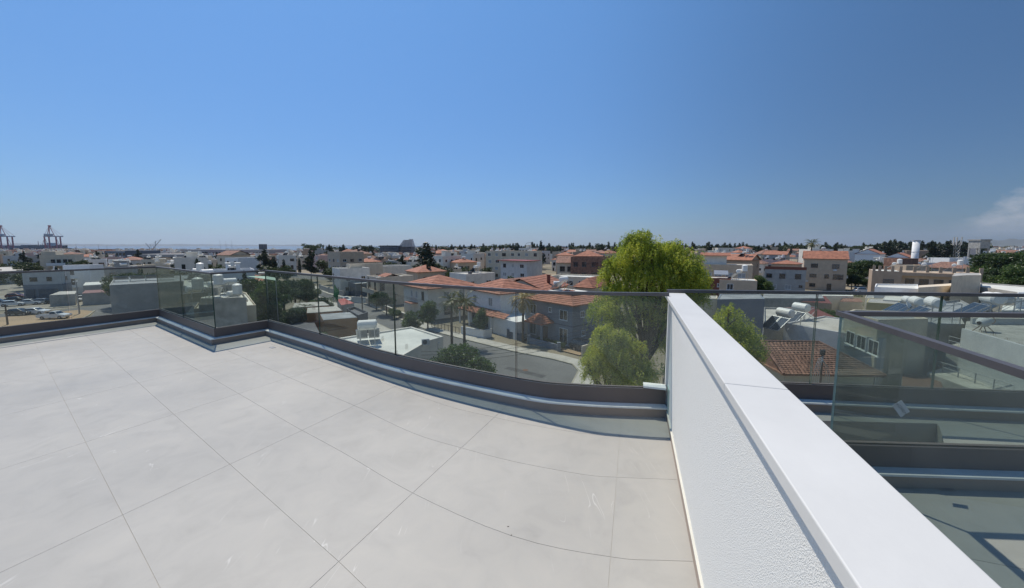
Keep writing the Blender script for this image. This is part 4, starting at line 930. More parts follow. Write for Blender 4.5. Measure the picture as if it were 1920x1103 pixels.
# (12) beige villa with glass balcony
t12 = H('villa', 'wide beige villa with a long glass balcony rail beyond the car park', 141, 478.5, 10.2, 30, 12.5, 9, 'cream', roof='flat', par=.2, roof_top='flat_roof_light', wins=[('L', u, 7.2, 1.3, 1.6, 'dark') for u in (2., 3.8, 6, 8)], cat='villa')
MB().box(-9.6, -2.2, 4.6, 2.0, 0, 5.0).build('balcony', 'cream', t12); MB().box(-9.6, -2.25, 5.0, 2.0, -2.15, 6.3).build('glass_rail', 'white_paint', t12)
MB().prism([(-12, 0.5), (-7, .5), (-7, 8), (-12, 8)], 10.25, 12.2).build('roof_room', 'cream', t12)
# (13) long hall, hotel, sail building and other landmarks
def slab(name, label, cat, x0, x1, ytop, D, dep, m, z0=0, wins=None, yaw=0):
    a, b = W(x0, ytop, D), W(x1, ytop, D); t = thing(name, label, cat, (a.x, D, 0), R(yaw)); FT.append(((a.x + b.x) / 2, D, 8)); L = (b.x - a.x)
    MB().box(0, 0, z0, L, dep, a.z).build('wall', m, t)
    if wins:
        mb = MB(); nf, nn = wins
        for f in range(nf):
            for i in range(nn): x = (i + .5) * L / nn; zz = (f + .5) * a.z / nf; mb.box(x - L / nn * .3, -.15, zz - a.z / nf * .22, x + L / nn * .3, .05, zz + a.z / nf * .22)
        tag(mb.build('windows', 'pane_dark', t), kind='stuff')
    return t
slab('factory_hall', 'long low grey industrial hall stretching across the left of the town', 'hall', 340, 503, 468, 420, 40, 'grey_wall', wins=(1, 26))
slab('factory_hall', 'darker grey long hall before the long industrial hall', 'hall', 255, 345, 477, 300, 25, 'grey_wall', wins=(1, 14))
slab('office_block', 'grey square office block left of the long industrial hall', 'office block', 196, 235, 471, 320, 18, 'blue_grey', wins=(2, 6))
slab('office_block', 'blue grey windowless office block beside the square one', 'office block', 234, 262, 470, 305, 18, 'slate_blue')
slab('stair_tower', 'dark square tower standing on the long industrial hall', 'tower', 485, 494, 458, 430, 6, 'dark_grey', z0=0)
slab('hotel_block', 'dark grey hotel block breaking the skyline left of the sail shaped building', 'hotel', 712, 745, 460.5, 500, 20, 'slate_blue', wins=(5, 12))
slab('hotel_block', 'lower dark wing of the grey hotel block', 'hotel', 744, 771, 462.5, 505, 18, 'dark_grey', wins=(4, 9))
t = thing('sail_building', 'pale sail shaped tower with sloping left side on the skyline', 'tower building', (W(748, 450, 900).x, 900, 0)); fx = 900 / FPX * 1.0
mb = MB(); pr_pts = [(0, 10), (0, 14), (11, 29), (24, 29), (24, 31), (30, 31), (36, 10)]
mb.add([(x, 0, z) for x, z in pr_pts] + [(x, 14, z) for x, z in pr_pts], [tuple(range(7)), tuple(range(7, 14))[::-1]] + [(i, i + 7, (i + 1) % 7 + 7, (i + 1) % 7) for i in range(7)]); mb.build('wall', 'light_grey', t)
mb = MB()
for f in range(6):
    for i in range(8):
        x = 6 + i * 3.4 - f * .2; z = 12 + f * 3
        if z - 10 < (x - 1) * 1.3: mb.box(x - 1.1, -.2, z - .9, x + 1.1, .1, z + .7)
tag(mb.build('windows', 'slate_blue', t), kind='stuff')
# ================================================================== right hand side of the town
b20 = H('apartment_building', 'tall beige three storey building with orange tiled roof right of the pepper tree', 1590, 487, 10.5, -36, 11.2, 9, 'beige', roof='gx', rh=2.6, courses=8, ov=.35, cat='building',
        wins=[('L', 8.4, 8.3, 1.7, 1.2, 'dark'), ('L', 2.9, 8.2, 1.7, 1.2, 'dark'), ('L', 8.6, 4.9, 1.7, 1.0, 'dark'), ('L', 5.0, 4.8, 1.0, 1.2, 'dark'), ('L', 2.1, 4.7, 2.5, 1.5, 'dark'), ('L', 8.6, 1.7, 1.5, 1.0, 'dark'), ('L', 4.2, 1.3, 1.0, 2.0, 'dark')])
for u, z in ((3.0, 6.9), (10.2, 2.9)): MB().box(-u - .45, -.35, z - .3, -u + .45, 0, z + .3).build('air_conditioner', 'light_grey', b20)
b21 = H('apartment_building', 'grey beige two storey wing with red brown roof edge left of the orange roofed building', 1512, 507, 7.6, -36, 10.4, 9, 'grey_wall', roof='flat', par=.1, cat='building',
        wins=[('L', 1.9, 5.6, 1.4, 1.4, 'dark'), ('L', 5.8, 5.6, 1.4, 1.4, 'dark'), ('L', 9.2, 5.6, 1.4, 1.2, 'dark'), ('L', 4.2, 2.2, 1.4, 1.3, 'shut'), ('L', 7.9, 2.2, 1.4, 1.3, 'shut'), ('L', 1.1, 2.6, .8, .6, 'dark')])
MB().box(-10.45, -.06, 7.62, .06, .2, 8.5).build('fascia', 'brick_red', b21)
heater(roofpt(b20, -6.0, 5.5, 12.3), SUNYAW, 'white solar water heater high on the orange tiled roof beside the palm', 1)
b22 = H('apartment_building', 'long tan two storey building with stubby roof columns like battlements', 1692, 510.5, 8.2, -40, 5.6, 10, 'tan_wall', roof='flat', par=.15, cat='building', roof_top='flat_roof_light',
        wins=[('L', 2.4, 5.6, 1.9, 1.2, 'dark')])
b22b = MB().box(0, 1.2, 0, 10.6, 10, 8.2).build('rear_wing', 'beige', b22); MB().box(0, 0, 7.3, 10.6, 1.3, 8.1).build('loggia_roof', 'tan_wall', b22); MB().box(0, 0, 3.2, 10.6, 1.3, 4.2).build('loggia_parapet', 'tan_wall', b22)
MB().box(10.6, 0, 0, 13.2, 9, 8.3).build('end_block', 'tan_wall', b22)
for i in range(4): add_window(b22, 'L', -1.6 - i * 2.5, 5.6, 1.5, 1.7, 'dark')
for k in [k for k in bpy.data.objects if k.parent == b22 and k.name.startswith('window') and k.location.x > 0]: k.location.y = 1.19
for i, x in enumerate([-5.3, -4.2, -3.1, -1.8, -.3, 2.2, 4.4, 6.6, 8.8, 10.9, 13.0]): MB().box(x - .28, -.02, 8.3, x + .28, .5, 9.7).build('roof_column', 'tan_wall', b22)
rl = [b22]
heater(roofpt(b22, -1.0, 6, 8.3), SUNYAW, 'solar water heater with two tanks at the left end of the tan battlement building', 0)
heater(roofpt(b22, 4.5, 6, 8.3), SUNYAW, 'solar water heater in the middle of the tan battlement building roof', 1)
heater(roofpt(b22, 9.5, 5, 8.3), SUNYAW, 'solar water heater with blue stand at the right of the tan battlement building roof', 0)
H('house', 'pinkish brown upper room behind the white chimney column', 1722, 486, 10.4, -4, 6, 6, 'terracotta_old', roof='flat', par=.2)
H('house', 'low ochre roof room beside the pinkish brown one', 1742, 499, 8.8, -4, 6.5, 5, 'beige', roof='flat', par=.2, auto='L')
b23 = block('tall bare beige end wall with a square white window right of the near roof tanks', [(1785, 519), (1812, 517), (1840, 517), (1838, 513), (1790, 513)], 9.2, 'cream', 'concrete', par=.1)
block('stepped cream garden wall before the tall bare end wall', [(1722, 540), (1786, 536), (1786, 532), (1722, 536)], 7.2, 'cream', 'cream', par=0, name='stepped_wall', cat='wall')
block('low white flat roof with a purple pole left of the stepped wall', [(1640, 541), (1722, 545), (1720, 536), (1642, 535)], 6.2, 'white_paint', 'flat_roof_light')
block('grey concrete roof with broken tiles at the far right', [(1838, 541), (1935, 556), (1935, 540), (1838, 533)], 6.6, 'concrete', 'flat_roof_light')
block('small yellow walled house with a flat grey roof behind the glass', [(1625, 568), (1690, 572), (1680, 561), (1628, 561)], 4.6, 'yellow_wall', 'concrete', par=.1)
block('wide flat grey roof between the water tanks and the beige end wall', [(1700, 600), (1860, 596), (1800, 566), (1740, 572)], 5.6, 'grey_wall', 'flat_roof_grey')
block('low cream house with a white awning roof under the handrail', [(1655, 563), (1700, 566), (1690, 556), (1660, 556)], 4.8, 'off_white', 'flat_roof_light', par=.1)
block('pale porch roof on white columns at the right edge', [(1878, 583), (1940, 583), (1940, 574), (1880, 574)], 6.4, 'off_white', 'flat_roof_light', z0=5.9, par=0, name='porch', cat='porch')
block('white house wall behind the porch at the right edge', [(1905, 566), (1960, 566), (1960, 552), (1908, 552)], 7.4, 'white_paint', 'flat_roof_light')
block('grey roofed hall behind the parked white car', [(1430, 560), (1545, 560), (1540, 551), (1432, 551)], 4.2, 'concrete', 'flat_roof_grey', par=0)
block('maroon sheet roofed lean-to at the edge of the hall', [(1502, 566), (1560, 570), (1548, 556), (1504, 556)], 3.6, 'tan_wall', 'maroon_sheet', par=0)
block('low white roofed annexe at the foot of the orange roofed building', [(1535, 556), (1600, 557), (1596, 549), (1540, 549)], 3.4, 'off_white', 'flat_roof_light', par=.2)
block('low shed with rusty sheet roof beside the white parked car', [(1575, 566), (1618, 567), (1612, 560), (1580, 560)], 3.0, 'cream', 'terracotta_old', par=0, name='shed', cat='shed')
block('pale low garage with grey roof right of the rusty roofed shed', [(1622, 560), (1660, 560), (1652, 553), (1626, 553)], 3.6, 'off_white', 'flat_roof_grey', par=.2, name='garage', cat='garage')
# right of the tree
b25 = H('apartment_building', 'wide tan two storey house with grey shuttered windows right of the pepper tree', 1412, 499, 9.4, -30, 12.4, 10, 'beige', roof='flat', par=.2, cat='building', wins=[('L', u, 6.6, 1.7, 1.2, 'shut') for u in (2.6, 5.6, 8.4, 11)] + [('R', 3, 6.4, .6, 1.8, 'dark')])
pg = house('roof_pavilion', 'roof pavilion with red tiled canopy on the wide tan house', (b25.location.x - 4, b25.location.y + 6, 9.4), -30, 6, 5, 2.6, 'off_white', roof='gx', rh=.8, courses=3, ov=1.0, cat='pavilion')
b26 = H('house', 'small dark red rendered house with white corners and a solar panel on the roof', 1372, 524, 8.2, -28, 4.6, 5, 'brick_red', roof='flat', par=.15, wins=[('L', 2.2, 6.9, .55, .6, 'win')])
for x in (-4.62, -.14): MB().box(x, -.04, 0, x + .18, .1, 8.35).build('corner_strip', 'white_paint', b26)
MB().box(-3.2, .6, -.04, -.6, 3.4, .04, M=Matrix.Translation((0, 0, 8.9)) @ Matrix.Rotation(R(14), 4, 'X')).build('solar_panel', 'metal_grey', b26)
b26b = H('house', 'beige annexe with cream roof beside the dark red house', 1420, 528, 8.0, -28, 6.5, 5, 'beige', roof='flat', par=.1, roof_top='flat_roof_light', wins=[('L', 4.6, 6.7, 1.0, 1.1, 'win')])
heater(roofpt(b26b, -3.0, 2.2, 8.0), SUNYAW, 'large white solar water heater in front of the dark red house', 0)
b27 = block('tall blank grey side wall with a metal roof rack behind the yellow green tree', [(1345, 563), (1434, 562), (1425, 553), (1350, 553)], 8.6, 'blue_grey', 'flat_roof_grey', par=.1)
block('cream pillared loggia at the left of the blank grey wall', [(1300, 560), (1345, 562), (1345, 556), (1303, 555)], 8.4, 'cream', 'flat_roof', par=.1)
b28 = block('low pinkish roofed house with solar heaters in front of the brown tiled roof', [(1432, 610), (1552, 617), (1502, 582), (1432, 580)], 4.8, 'concrete', 'flat_roof')
heater(at_roof(1500, 607, 4.85), SUNYAW + 68, 'big white tank solar heater with grey collectors on the low pinkish roof, rear one', 1).scale = (1.2, 1.2, 1.2)
heater(at_roof(1470, 618, 4.86), SUNYAW + 68, 'white solar heater with twin collectors at the front left of the low pinkish roof', 1).scale = (1.15, 1.15, 1.15)
fm, pm = win_meshes(2.0, 1.8, 'dark')
for u in (1470, 1490, 1524): p = G(u, 632, 2.6) - b28.location; o = part('window', fm, b28, (p.x, p.y - .3, 2.4), R(-4)); part('pane', pm, o)
H('shed', 'low shed with maroon sheet roof behind the brown tiled roof', 1560, 596, 3.6, 2, 4.2, 8, 'dark_grey', roof='gx', rh=.9, roofm='maroon_sheet', ov=.3, cat='shed')
# brown tiled roof house
b29 = thing('house', 'near house with a wide brown tiled hip roof just below the handrail', 'house', (*G(1662, 706, 3.4)[:2], 0), R(-3)); FT.append((b29.location.x - 5, b29.location.y + 4, 12))
Lw = (G(1662, 706, 3.4) - G(1476, 706, 3.4)).length; Rd = G(1600, 643, 5.4).y - G(1662, 706, 3.4).y
MB().box(-Lw + .5, .6, 0, -.5, 2 * Rd - .6, 3.3).build('wall', 'cream', b29)
def roof_tiles(parent, a, b, c, d, nrow, m):
    # each course is a row of separate pan tiles, laid from eave to ridge
    a, b, c, d = map(Vector, (a, b, c, d)); nrm = (b - a).cross(d - a).normalized(); me = None
    for i in range(nrow):
        t0, t1 = i / nrow, (i + 1) / nrow; l0, l1 = a.lerp(d, t0), b.lerp(c, t0); u0, u1 = a.lerp(d, t1 + .015), b.lerp(c, t1 + .015); n = max(3, int((l1 - l0).length / .34)); mb = MB()
        for k in range(n):
            f0, f1, fm_ = k / n, (k + .97) / n, (k + .5) / n; lf = .075 + random.uniform(-.008, .008)
            P_ = [l0.lerp(l1, f0) + nrm * lf, l0.lerp(l1, fm_) + nrm * (lf + .05), l0.lerp(l1, f1) + nrm * lf, u0.lerp(u1, f1) + nrm * .02, u0.lerp(u1, fm_) + nrm * .06, u0.lerp(u1, f0) + nrm * .02, l0.lerp(l1, f0), l0.lerp(l1, f1)]
            mb.add(P_, [(0, 1, 4, 5), (1, 2, 3, 4), (6, 7, 2, 1, 0)])
        mb.build('tile_course', m, parent)
rf = MB().prism([(-Lw, 0), (0, 0), (0, 2 * Rd), (-Lw, 2 * Rd)], 3.3, 3.42).build('roof', 'brown_tile', b29)
A_, B2, C2, D2 = Vector((-Lw, 0, 3.42)), Vector((0, 0, 3.42)), Vector((-3.0, Rd, 5.4)), Vector((-Lw + .3, Rd, 5.4))
roof_tiles(rf, A_, B2, C2, D2, 17, 'brown_tile')
mb = MB(); slope(mb, (0, 0, 3.42), (0, 2 * Rd, 3.42), (-3.0, Rd, 5.4), (-3.0, Rd, 5.4), 17); slope(mb, (0, 2 * Rd, 3.42), (-Lw, 2 * Rd, 3.42), (-Lw + .3, Rd, 5.4), (-3, Rd, 5.4), 10); mb.add([(-Lw + .3, 0.2, 3.42), (-Lw + .3, Rd, 5.3), (-Lw + .3, 2 * Rd, 3.42)], [(0, 1, 2)]); mb.build('rear_slopes', 'brown_tile', rf)
MB().tube((-Lw, 0, 3.5), (-Lw + .3, Rd, 5.5), .11).tube((-Lw + .3, Rd, 5.5), (-3.0, Rd, 5.5), .10).tube((-3, Rd, 5.5), (0, 0, 3.5), .1).build('ridge_cap', 'terracotta_old', rf)
for k in range(3): add_window(b29, 'L', 2.5 + k * 3, 1.6, 1.2, 1.3, 'shut')
pl = thing('utility_mast', 'dark service mast with a cluster of bent grey cables before the brown tiled roof', 'mast', (*G(1538, 718, 3.0)[:2], 0))
MB().tube((0, 0, 0), (0, 0, 5.9), .09).build('pole', 'wood_pole', pl); MB().box(-.16, -.1, 5.5, .16, .1, 5.95).build('junction_box', 'black_iron', pl)
for k in range(7): mb = MB(); dx = (-.9, -.7, -.5, -.3, .3, .5, .7)[k]; mb.path([(0, -.1, 5.4 - k * .08), (dx * .5, -.15, 5.2 - k * .1), (dx * .8, -.15, 4.2), (dx, -.15, 2.8)], .022); mb.build('cable', 'galv', pl)
# (30) apartment with balconies and the concrete works at the right
b30 = H('apartment_building', 'cream and pale green apartment house with white balconies seen through the inner glass', 1655, 640, 5.4, -62, 9, 10, 'light_grey', roof='flat', par=.2, cat='building')
b30u = block('upper storeys of the cream apartment house with square windows', [(1583, 592), (1646, 606), (1740, 604), (1700, 590), (1600, 586)], 7.2, 'cream', 'flat_roof_grey', name='apartment_building', cat='building')
k0, k1 = G(1590, 640, 5.2), G(1656, 668, 5.2)
yaw_ = math.atan2(k1.y - k0.y, k1.x - k0.x); fm, pm = win_meshes(1.3, 1.2, 'win')
for k in range(3):
    p = Vector(k0).lerp(k1, (k + .4) / 3); o = part('window', fm, b30u, (p.x - b30u.location.x - .2, p.y - b30u.location.y, 5.7), yaw_); part('pane', pm, o)
    o = part('window', fm, b30u, (p.x - b30u.location.x - .2, p.y - b30u.location.y, 2.6), yaw_); part('pane', pm, o)
bp_ = Vector((*G(1644, 648, 4.6)[:2], 4.2)) - Vector(b30u.location)
bl = MB().box(-2.6, -1.0, 0, 0, .4, .15).build('balcony', 'concrete', b30u); bl.location = bp_; bl.rotation_euler = (0, 0, R(-40))
MB().box(-2.6, -1.0, .15, 0, -.9, 1.1).box(-.1, -.9, .15, 0, .4, 1.1).build('parapet', 'white_paint', bl)
bw_ = Vector((*G(1636, 672, 2.6)[:2], 0)) - Vector(b30u.location)
for k in range(2): o = MB().box(0, 0, 0, 1.5, .15, 3.6).build('wall_panel', 'white_paint', b30u); o.location = (bw_.x + k * 1.9 - 1.6, bw_.y - k * 1.3 + .9, 0); o.rotation_euler = (0, 0, R(-50))
for k, (x, y) in enumerate(((1836, 655), (1858, 662), (1884, 672), (1906, 682))):
    p = G(x, y, 4.6); c_ = thing('concrete_column', ['first', 'second', 'third', 'fourth'][k] + ' bare concrete column from the left on the unfinished terrace', 'column', (p.x, p.y, 4.66)); MB().box(-.16, -.16, 0, .16, .16, 1.3 + .1 * k).build('shaft', 'concrete', c_)
    for dx, dy in ((-.1, -.1), (.1, -.1), (.1, .1), (-.1, .1)): MB().tube((dx, dy, 1.3), (dx, dy, 1.9), .012, None, 4).build('bar', 'rust', c_)
block('deep grey recessed wall below the near roof tanks', [(1655, 612), (1808, 610), (1800, 596), (1690, 598)], 6.2, 'concrete', 'flat_roof_grey', par=.15)
block('concrete upper terrace under construction with a cement mixer', [(1806, 628), (1990, 668), (1990, 606), (1812, 603)], 6.3, 'concrete', 'concrete', par=0, name='building_shell', cat='building')
wr1 = [tuple(G(1806, 616, 7.0)[:2]), tuple(G(1990, 668, 7.0)[:2])]
wt = wall_run('parapet_wall', 'sunlit pale green plastered parapet wall before the cement mixer', wr1, 7.0, .2, 'light_grey', cat='wall', posts=False)
wall_run('parapet_wall', 'long low wall with white top left of the cement mixer', [tuple(G(1822, 597, 7.0)[:2]), tuple(G(1990, 599, 7.0)[:2])], 7.0, .2, 'light_grey', cat='wall', posts=False, coping='off_white')
tr_ = block('lower concrete terrace with pipe railings under construction', [(1775, 650), (1990, 725), (1990, 690), (1810, 640)], 4.6, 'grey_wall', 'concrete', par=0, name='building_shell', cat='building')
def pipe_rail(label, a, b, n, h, gr=None):
    a, b = Vector(a), Vector(b); t = thing('pipe_railing', label, 'railing', a, group=gr); d = b - a
    for i in range(n + 1): q = d * (i / n); MB().tube(q, q + Vector((0, 0, h)), .045).build('post', 'metal_grey', t)
    for hh in (h, h * .55): MB().tube((0, 0, hh), d + Vector((0, 0, hh)), .04).build('rail', 'metal_grey', t)
pipe_rail('upper pipe railing running down before the pale green parapet wall', at_roof(1778, 648, 4.6), at_roof(1960, 700, 4.6), 6, 1.0)
pipe_rail('lower pipe railing at the foot of the concrete terrace behind the inner glass', at_roof(1740, 690, 2.6), at_roof(1900, 745, 2.6), 5, 1.0)
block('rubble strewn concrete slab with rusty sheet metal below the concrete terrace', [(1690, 730), (1770, 732), (1760, 705), (1692, 702)], 2.2, 'concrete', 'rust', par=0, name='slab', cat='slab')
block('long grey concrete landing with bright edge behind the inner glass', [(1738, 700), (1900, 760), (1960, 740), (1790, 684)], 2.6, 'concrete', 'flat_roof', par=0, name='slab', cat='slab')
cm = thing('cement_mixer', 'pale green cement mixer drum lying behind the sunlit parapet wall', 'cement mixer', at_roof(1843, 622, 6.35), R(15))
mb = MB(); prof = [(-.75, .18), (-.6, .35), (-.2, .5), (.15, .5), (.55, .33), (.7, .3)]; n = 16
for x, r_ in prof:
    for i in range(n): a = 2 * math.pi * i / n; mb.v.append((x, math.cos(a) * r_, 1.0 + math.sin(a) * r_ + x * .1))
for j in range(len(prof) - 1):
    for i in range(n): mb.f.append((j * n + i, j * n + (i + 1) % n, (j + 1) * n + (i + 1) % n, (j + 1) * n + i)); mb.m.append(0)
mb.build('drum', 'light_grey', cm, True); MB().tube((-.6, -.5, 0), (-.1, 0, .8), .035).tube((.6, -.5, 0), (.1, 0, .8), .035).tube((-.6, .5, 0), (-.1, 0, .8), .035).tube((.6, .5, 0), (.1, 0, .8), .035).build('frame', 'rust', cm)
mb = MB(); 
for i in range(14): a0, a1 = 2 * math.pi * i / 14, 2 * math.pi * (i + 1) / 14; mb.tube((.95, math.cos(a0) * .35, 1.1 + math.sin(a0) * .35), (.95, math.cos(a1) * .35, 1.1 + math.sin(a1) * .35), .02)
mb.build('hand_wheel', 'fascia_orange', cm)
HL = ['big white roof tank left of the satellite dish behind the glass', 'big white solar tank with grey collectors right of the satellite dish', 'cream roof tank with its twin at the far right behind the glass', 'second roof tank just behind the cream one at the far right', 'white tank half hidden behind the long handrail']
for k, (x, y, z, s_) in enumerate(((1716, 598, 5.7, 1.25), (1748, 606, 6.3, 1.3), (1856, 604, 5.7, 1.6), (1872, 600, 5.7, 1.5), (1700, 590, 5.7, 1.1))):
    o = heater(at_roof(x, y, z), SUNYAW + 25, HL[k], 1); o.scale = (s_,) * 3
d2 = thing('satellite_dish', 'round white satellite dish facing the camera left of the big roof tanks', 'satellite dish', at_roof(1699, 596, 5.9), R(25)); dish_parts(d2, .55, 1.5)
# landmarks to the right
slab('warehouse', 'very long pale roofed warehouse behind the white chimney column', 'warehouse', 1692, 1835, 462.8, 330, 35, 'off_white')
slab('warehouse', 'lower brown shadowed base building before the long warehouse', 'warehouse', 1700, 1790, 470, 300, 15, 'tan_wall')
cp = W(1718.5, 452, 160); sl_ = thing('chimney_column', 'tall round white concrete column left of the lattice mast', 'chimney', (cp.x, 160, 0)); MB().tube((0, 0, 0), (0, 0, cp.z), 1.15, None, 24).build('shaft', 'white_paint', sl_, True); MB().tube((0, 0, cp.z), (0, 0, cp.z + .25), 1.3, None, 24).tube((0, 0, cp.z * .72), (0, 0, cp.z * .72 + .15), 1.2, None, 24).build('collar', 'grey_wall', sl_)
lp = W(1797, 444, 150); lt = thing('lattice_mast', 'steel lattice phone mast with tall grey antenna panels', 'mast', (lp.x, 150, 0), R(12)); hh = lp.z - 1.2
mb = MB()
for sx in (-.6, .6):
    for sy in (-.6, .6): mb.beam((sx, sy, 0), (sx, sy, hh), .05)
mb.build('leg_frame', 'galv', lt); lt_b = MB()
for k in range(int(hh / 1.4)):
    z = k * 1.4
    for (a, b) in (((-.6, -.6), (.6, -.6)), ((.6, -.6), (.6, .6)), ((.6, .6), (-.6, .6)), ((-.6, .6), (-.6, -.6))): lt_b.beam((*a, z), (*b, z + 1.4), .03).beam((*a, z + 1.4), (*b, z + 1.4), .03)
lt_b.build('bracing', 'galv', lt)
for (x, y) in ((-1.3, -.4), (1.3, -.4), (0, 1.2)): MB().box(x - .22, y - .12, hh - 2.2, x + .22, y + .12, hh + 1.0).build('antenna_panel', 'off_white', lt); MB().beam((x, y, hh - 1.5), (0, 0, hh - 1.5), .04).beam((x, y, hh - .2), (0, 0, hh - .2), .04).build('bracket', 'galv', lt)
wp = W(1837, 449, 230); wt_ = thing('water_tower', 'square concrete water tower on legs right of the lattice mast', 'water tower', (wp.x, 230, 0))
MB().box(-3, -3, wp.z - 5.5, 3, 3, wp.z - .8).build('tank', 'concrete', wt_); MB().box(-3.4, -3.4, wp.z - .8, 3.4, 3.4, wp.z).build('cap', 'grey_wall', wt_)
for x in (-2.6, 2.6):
    for y in (-2.6, 2.6): MB().box(x - .35, y - .35, 0, x + .35, y + .35, wp.z - 5.5).build('leg', 'concrete', wt_)
# more landmark houses
H('house', 'white gabled house with pale blue wall and red roof left of the chimney column', 1706, 484, 8.4, -60, 10, 9, 'white_paint', roof='gy', rh=2.6, roofm='terracotta', ov=.4)
H('house', 'white gabled house with big red roof right of the orange roofed building', 1650, 477, 9.6, -55, 12, 14, 'white_paint', roof='gy', rh=3.2, roofm='terracotta', ov=.4)
H('house', 'white modern arched front house below the lattice mast', 1835, 486, 9.0, -5, 12, 9, 'white_paint', roof='flat', par=.4)
H('house', 'white modern villa with layered flat roofs on the skyline right of the pepper tree', 1390, 466, 12.6, -6, 20, 12, 'off_white', roof='flat', auto='L')
H('apartment_building', 'pale four storey apartment block left of the pepper tree, with two balconies stacked', 1010, 473, 12.2, -12, 24, 12, 'cream', roof='flat', cat='building', auto='L')
H('apartment_building', 'sand coloured four storey block with dark windows left of the dark hotel block', 637, 474.5, 11.6, -40, 13, 12, 'beige', roof='flat', cat='building', auto='LR')
H('house', 'pink rendered house left of the sand coloured four storey block', 598, 481, 9.0, -20, 8, 9, 'pink_wall', roof='flat', auto='L')
H('house', 'tall cream house with brown tiled roof before the long grey hall', 432, 479, 10.2, -20, 10, 10, 'cream', roof='gx', rh=2.2, roofm='terracotta_old', auto='L')
H('house', 'white house with small square windows right of the brown tiled roof', 446, 486, 9.4, -20, 8, 9, 'white_paint', roof='flat', auto='L')
# ------------------------------------------------------------------ low shops with raw concrete slabs, left of the street
block('raw concrete roof slab with rebar over the corner shop, rear one', [(548, 578), (618, 573), (606, 566), (552, 569)], 4.2, 'fascia_orange', 'flat_roof', par=0, name='shop', cat='shop')
block('raw concrete roof slab with a white vent in the middle of the shop row', [(575, 588), (642, 583), (632, 575), (576, 578)], 4.1, 'fascia_orange', 'flat_roof', par=0, name='shop', cat='shop')
block('patched grey roof slab at the front of the shop row', [(606, 601), (670, 596), (656, 586), (600, 590)], 4.0, 'fascia_orange', 'flat_roof_grey', par=0, name='shop', cat='shop')
block('open roofless room with dark walls at the street side of the shop row', [(672, 597), (690, 591), (664, 580), (650, 584)], 3.8, 'dark_grey', 'dark_grey', par=.5, name='shop', cat='shop')
block('flat red awning over the shop at the street corner', [(640, 573), (664, 569), (646, 560), (632, 562)], 3.6, 'grey_wall', 'awning_red', par=0, name='shop', cat='shop')
block('dark covered yard with a white railing in front of the shop row', [(500, 628), (600, 626), (590, 606), (520, 604)], 2.6, 'dark_grey', 'dark_grey', par=0, name='yard_roof', cat='roof')
for x, y in ((558, 571), (572, 569), (592, 568), (586, 581), (568, 583), (648, 571), (640, 585)):
    p = at_roof(x, y, 4.2); r_ = thing('rebar_stub', 'rusty reinforcement bars standing on the raw concrete shop slabs', 'rebar', p, group='rebar stubs on the shop slabs')
    for dx, dy in ((0, 0), (.3, .03), (.05, .3), (.3, .3), (.15, .15)): MB().tube((dx, dy, 0), (dx + .03, dy, .9), .018, None, 4).build('bar', 'rust', r_)
fp = at_roof(625, 571, 3.6); fl = thing('flag', 'green flag hanging from a leaning pole by the red awning', 'flag', fp)
MB().tube((0, 0, 0), (.3, 0, 4.0), .035).build('pole', 'metal_grey', fl)
mb = MB(); N = 8
for i in range(N + 1):
    for j in range(5): mb.v.append((.3 + j * .22 - i * .03 + .06 * math.sin(i * 1.1), .12 * math.sin(j * 1.8 + i * .5), 4.0 - i * .28 - j * .30))
for i in range(N):
    for j in range(4): a = i * 5 + j; mb.f.append((a, a + 1, a + 6, a + 5)); mb.m.append(0)
o = mb.build('cloth', 'flag_green', fl, True); sd = o.modifiers.new('s', 'SOLIDIFY'); sd.thickness = .01
# pale shade sail left
sa = thing('shade_sail', 'pale green shade sail stretched above the trees left of the street', 'shade sail', W(462, 518, 62)); a0 = Vector(sa.location)
mb = MB(); mb.add([Vector((0, 0, 0)), W(517, 526, 58) - a0, W(516, 521, 64) - a0, W(500, 518, 66) - a0], [(0, 1, 2, 3)]); o = mb.build('sail_cloth', 'flag_pale', sa); sd = o.modifiers.new('s', 'SOLIDIFY'); sd.thickness = .03
for q in ((517, 526, 58), (500, 518, 66)): e_ = W(*q) - a0; MB().tube((e_.x, e_.y, -a0.z), (e_.x, e_.y, e_.z), .05).build('mast', 'galv', sa)

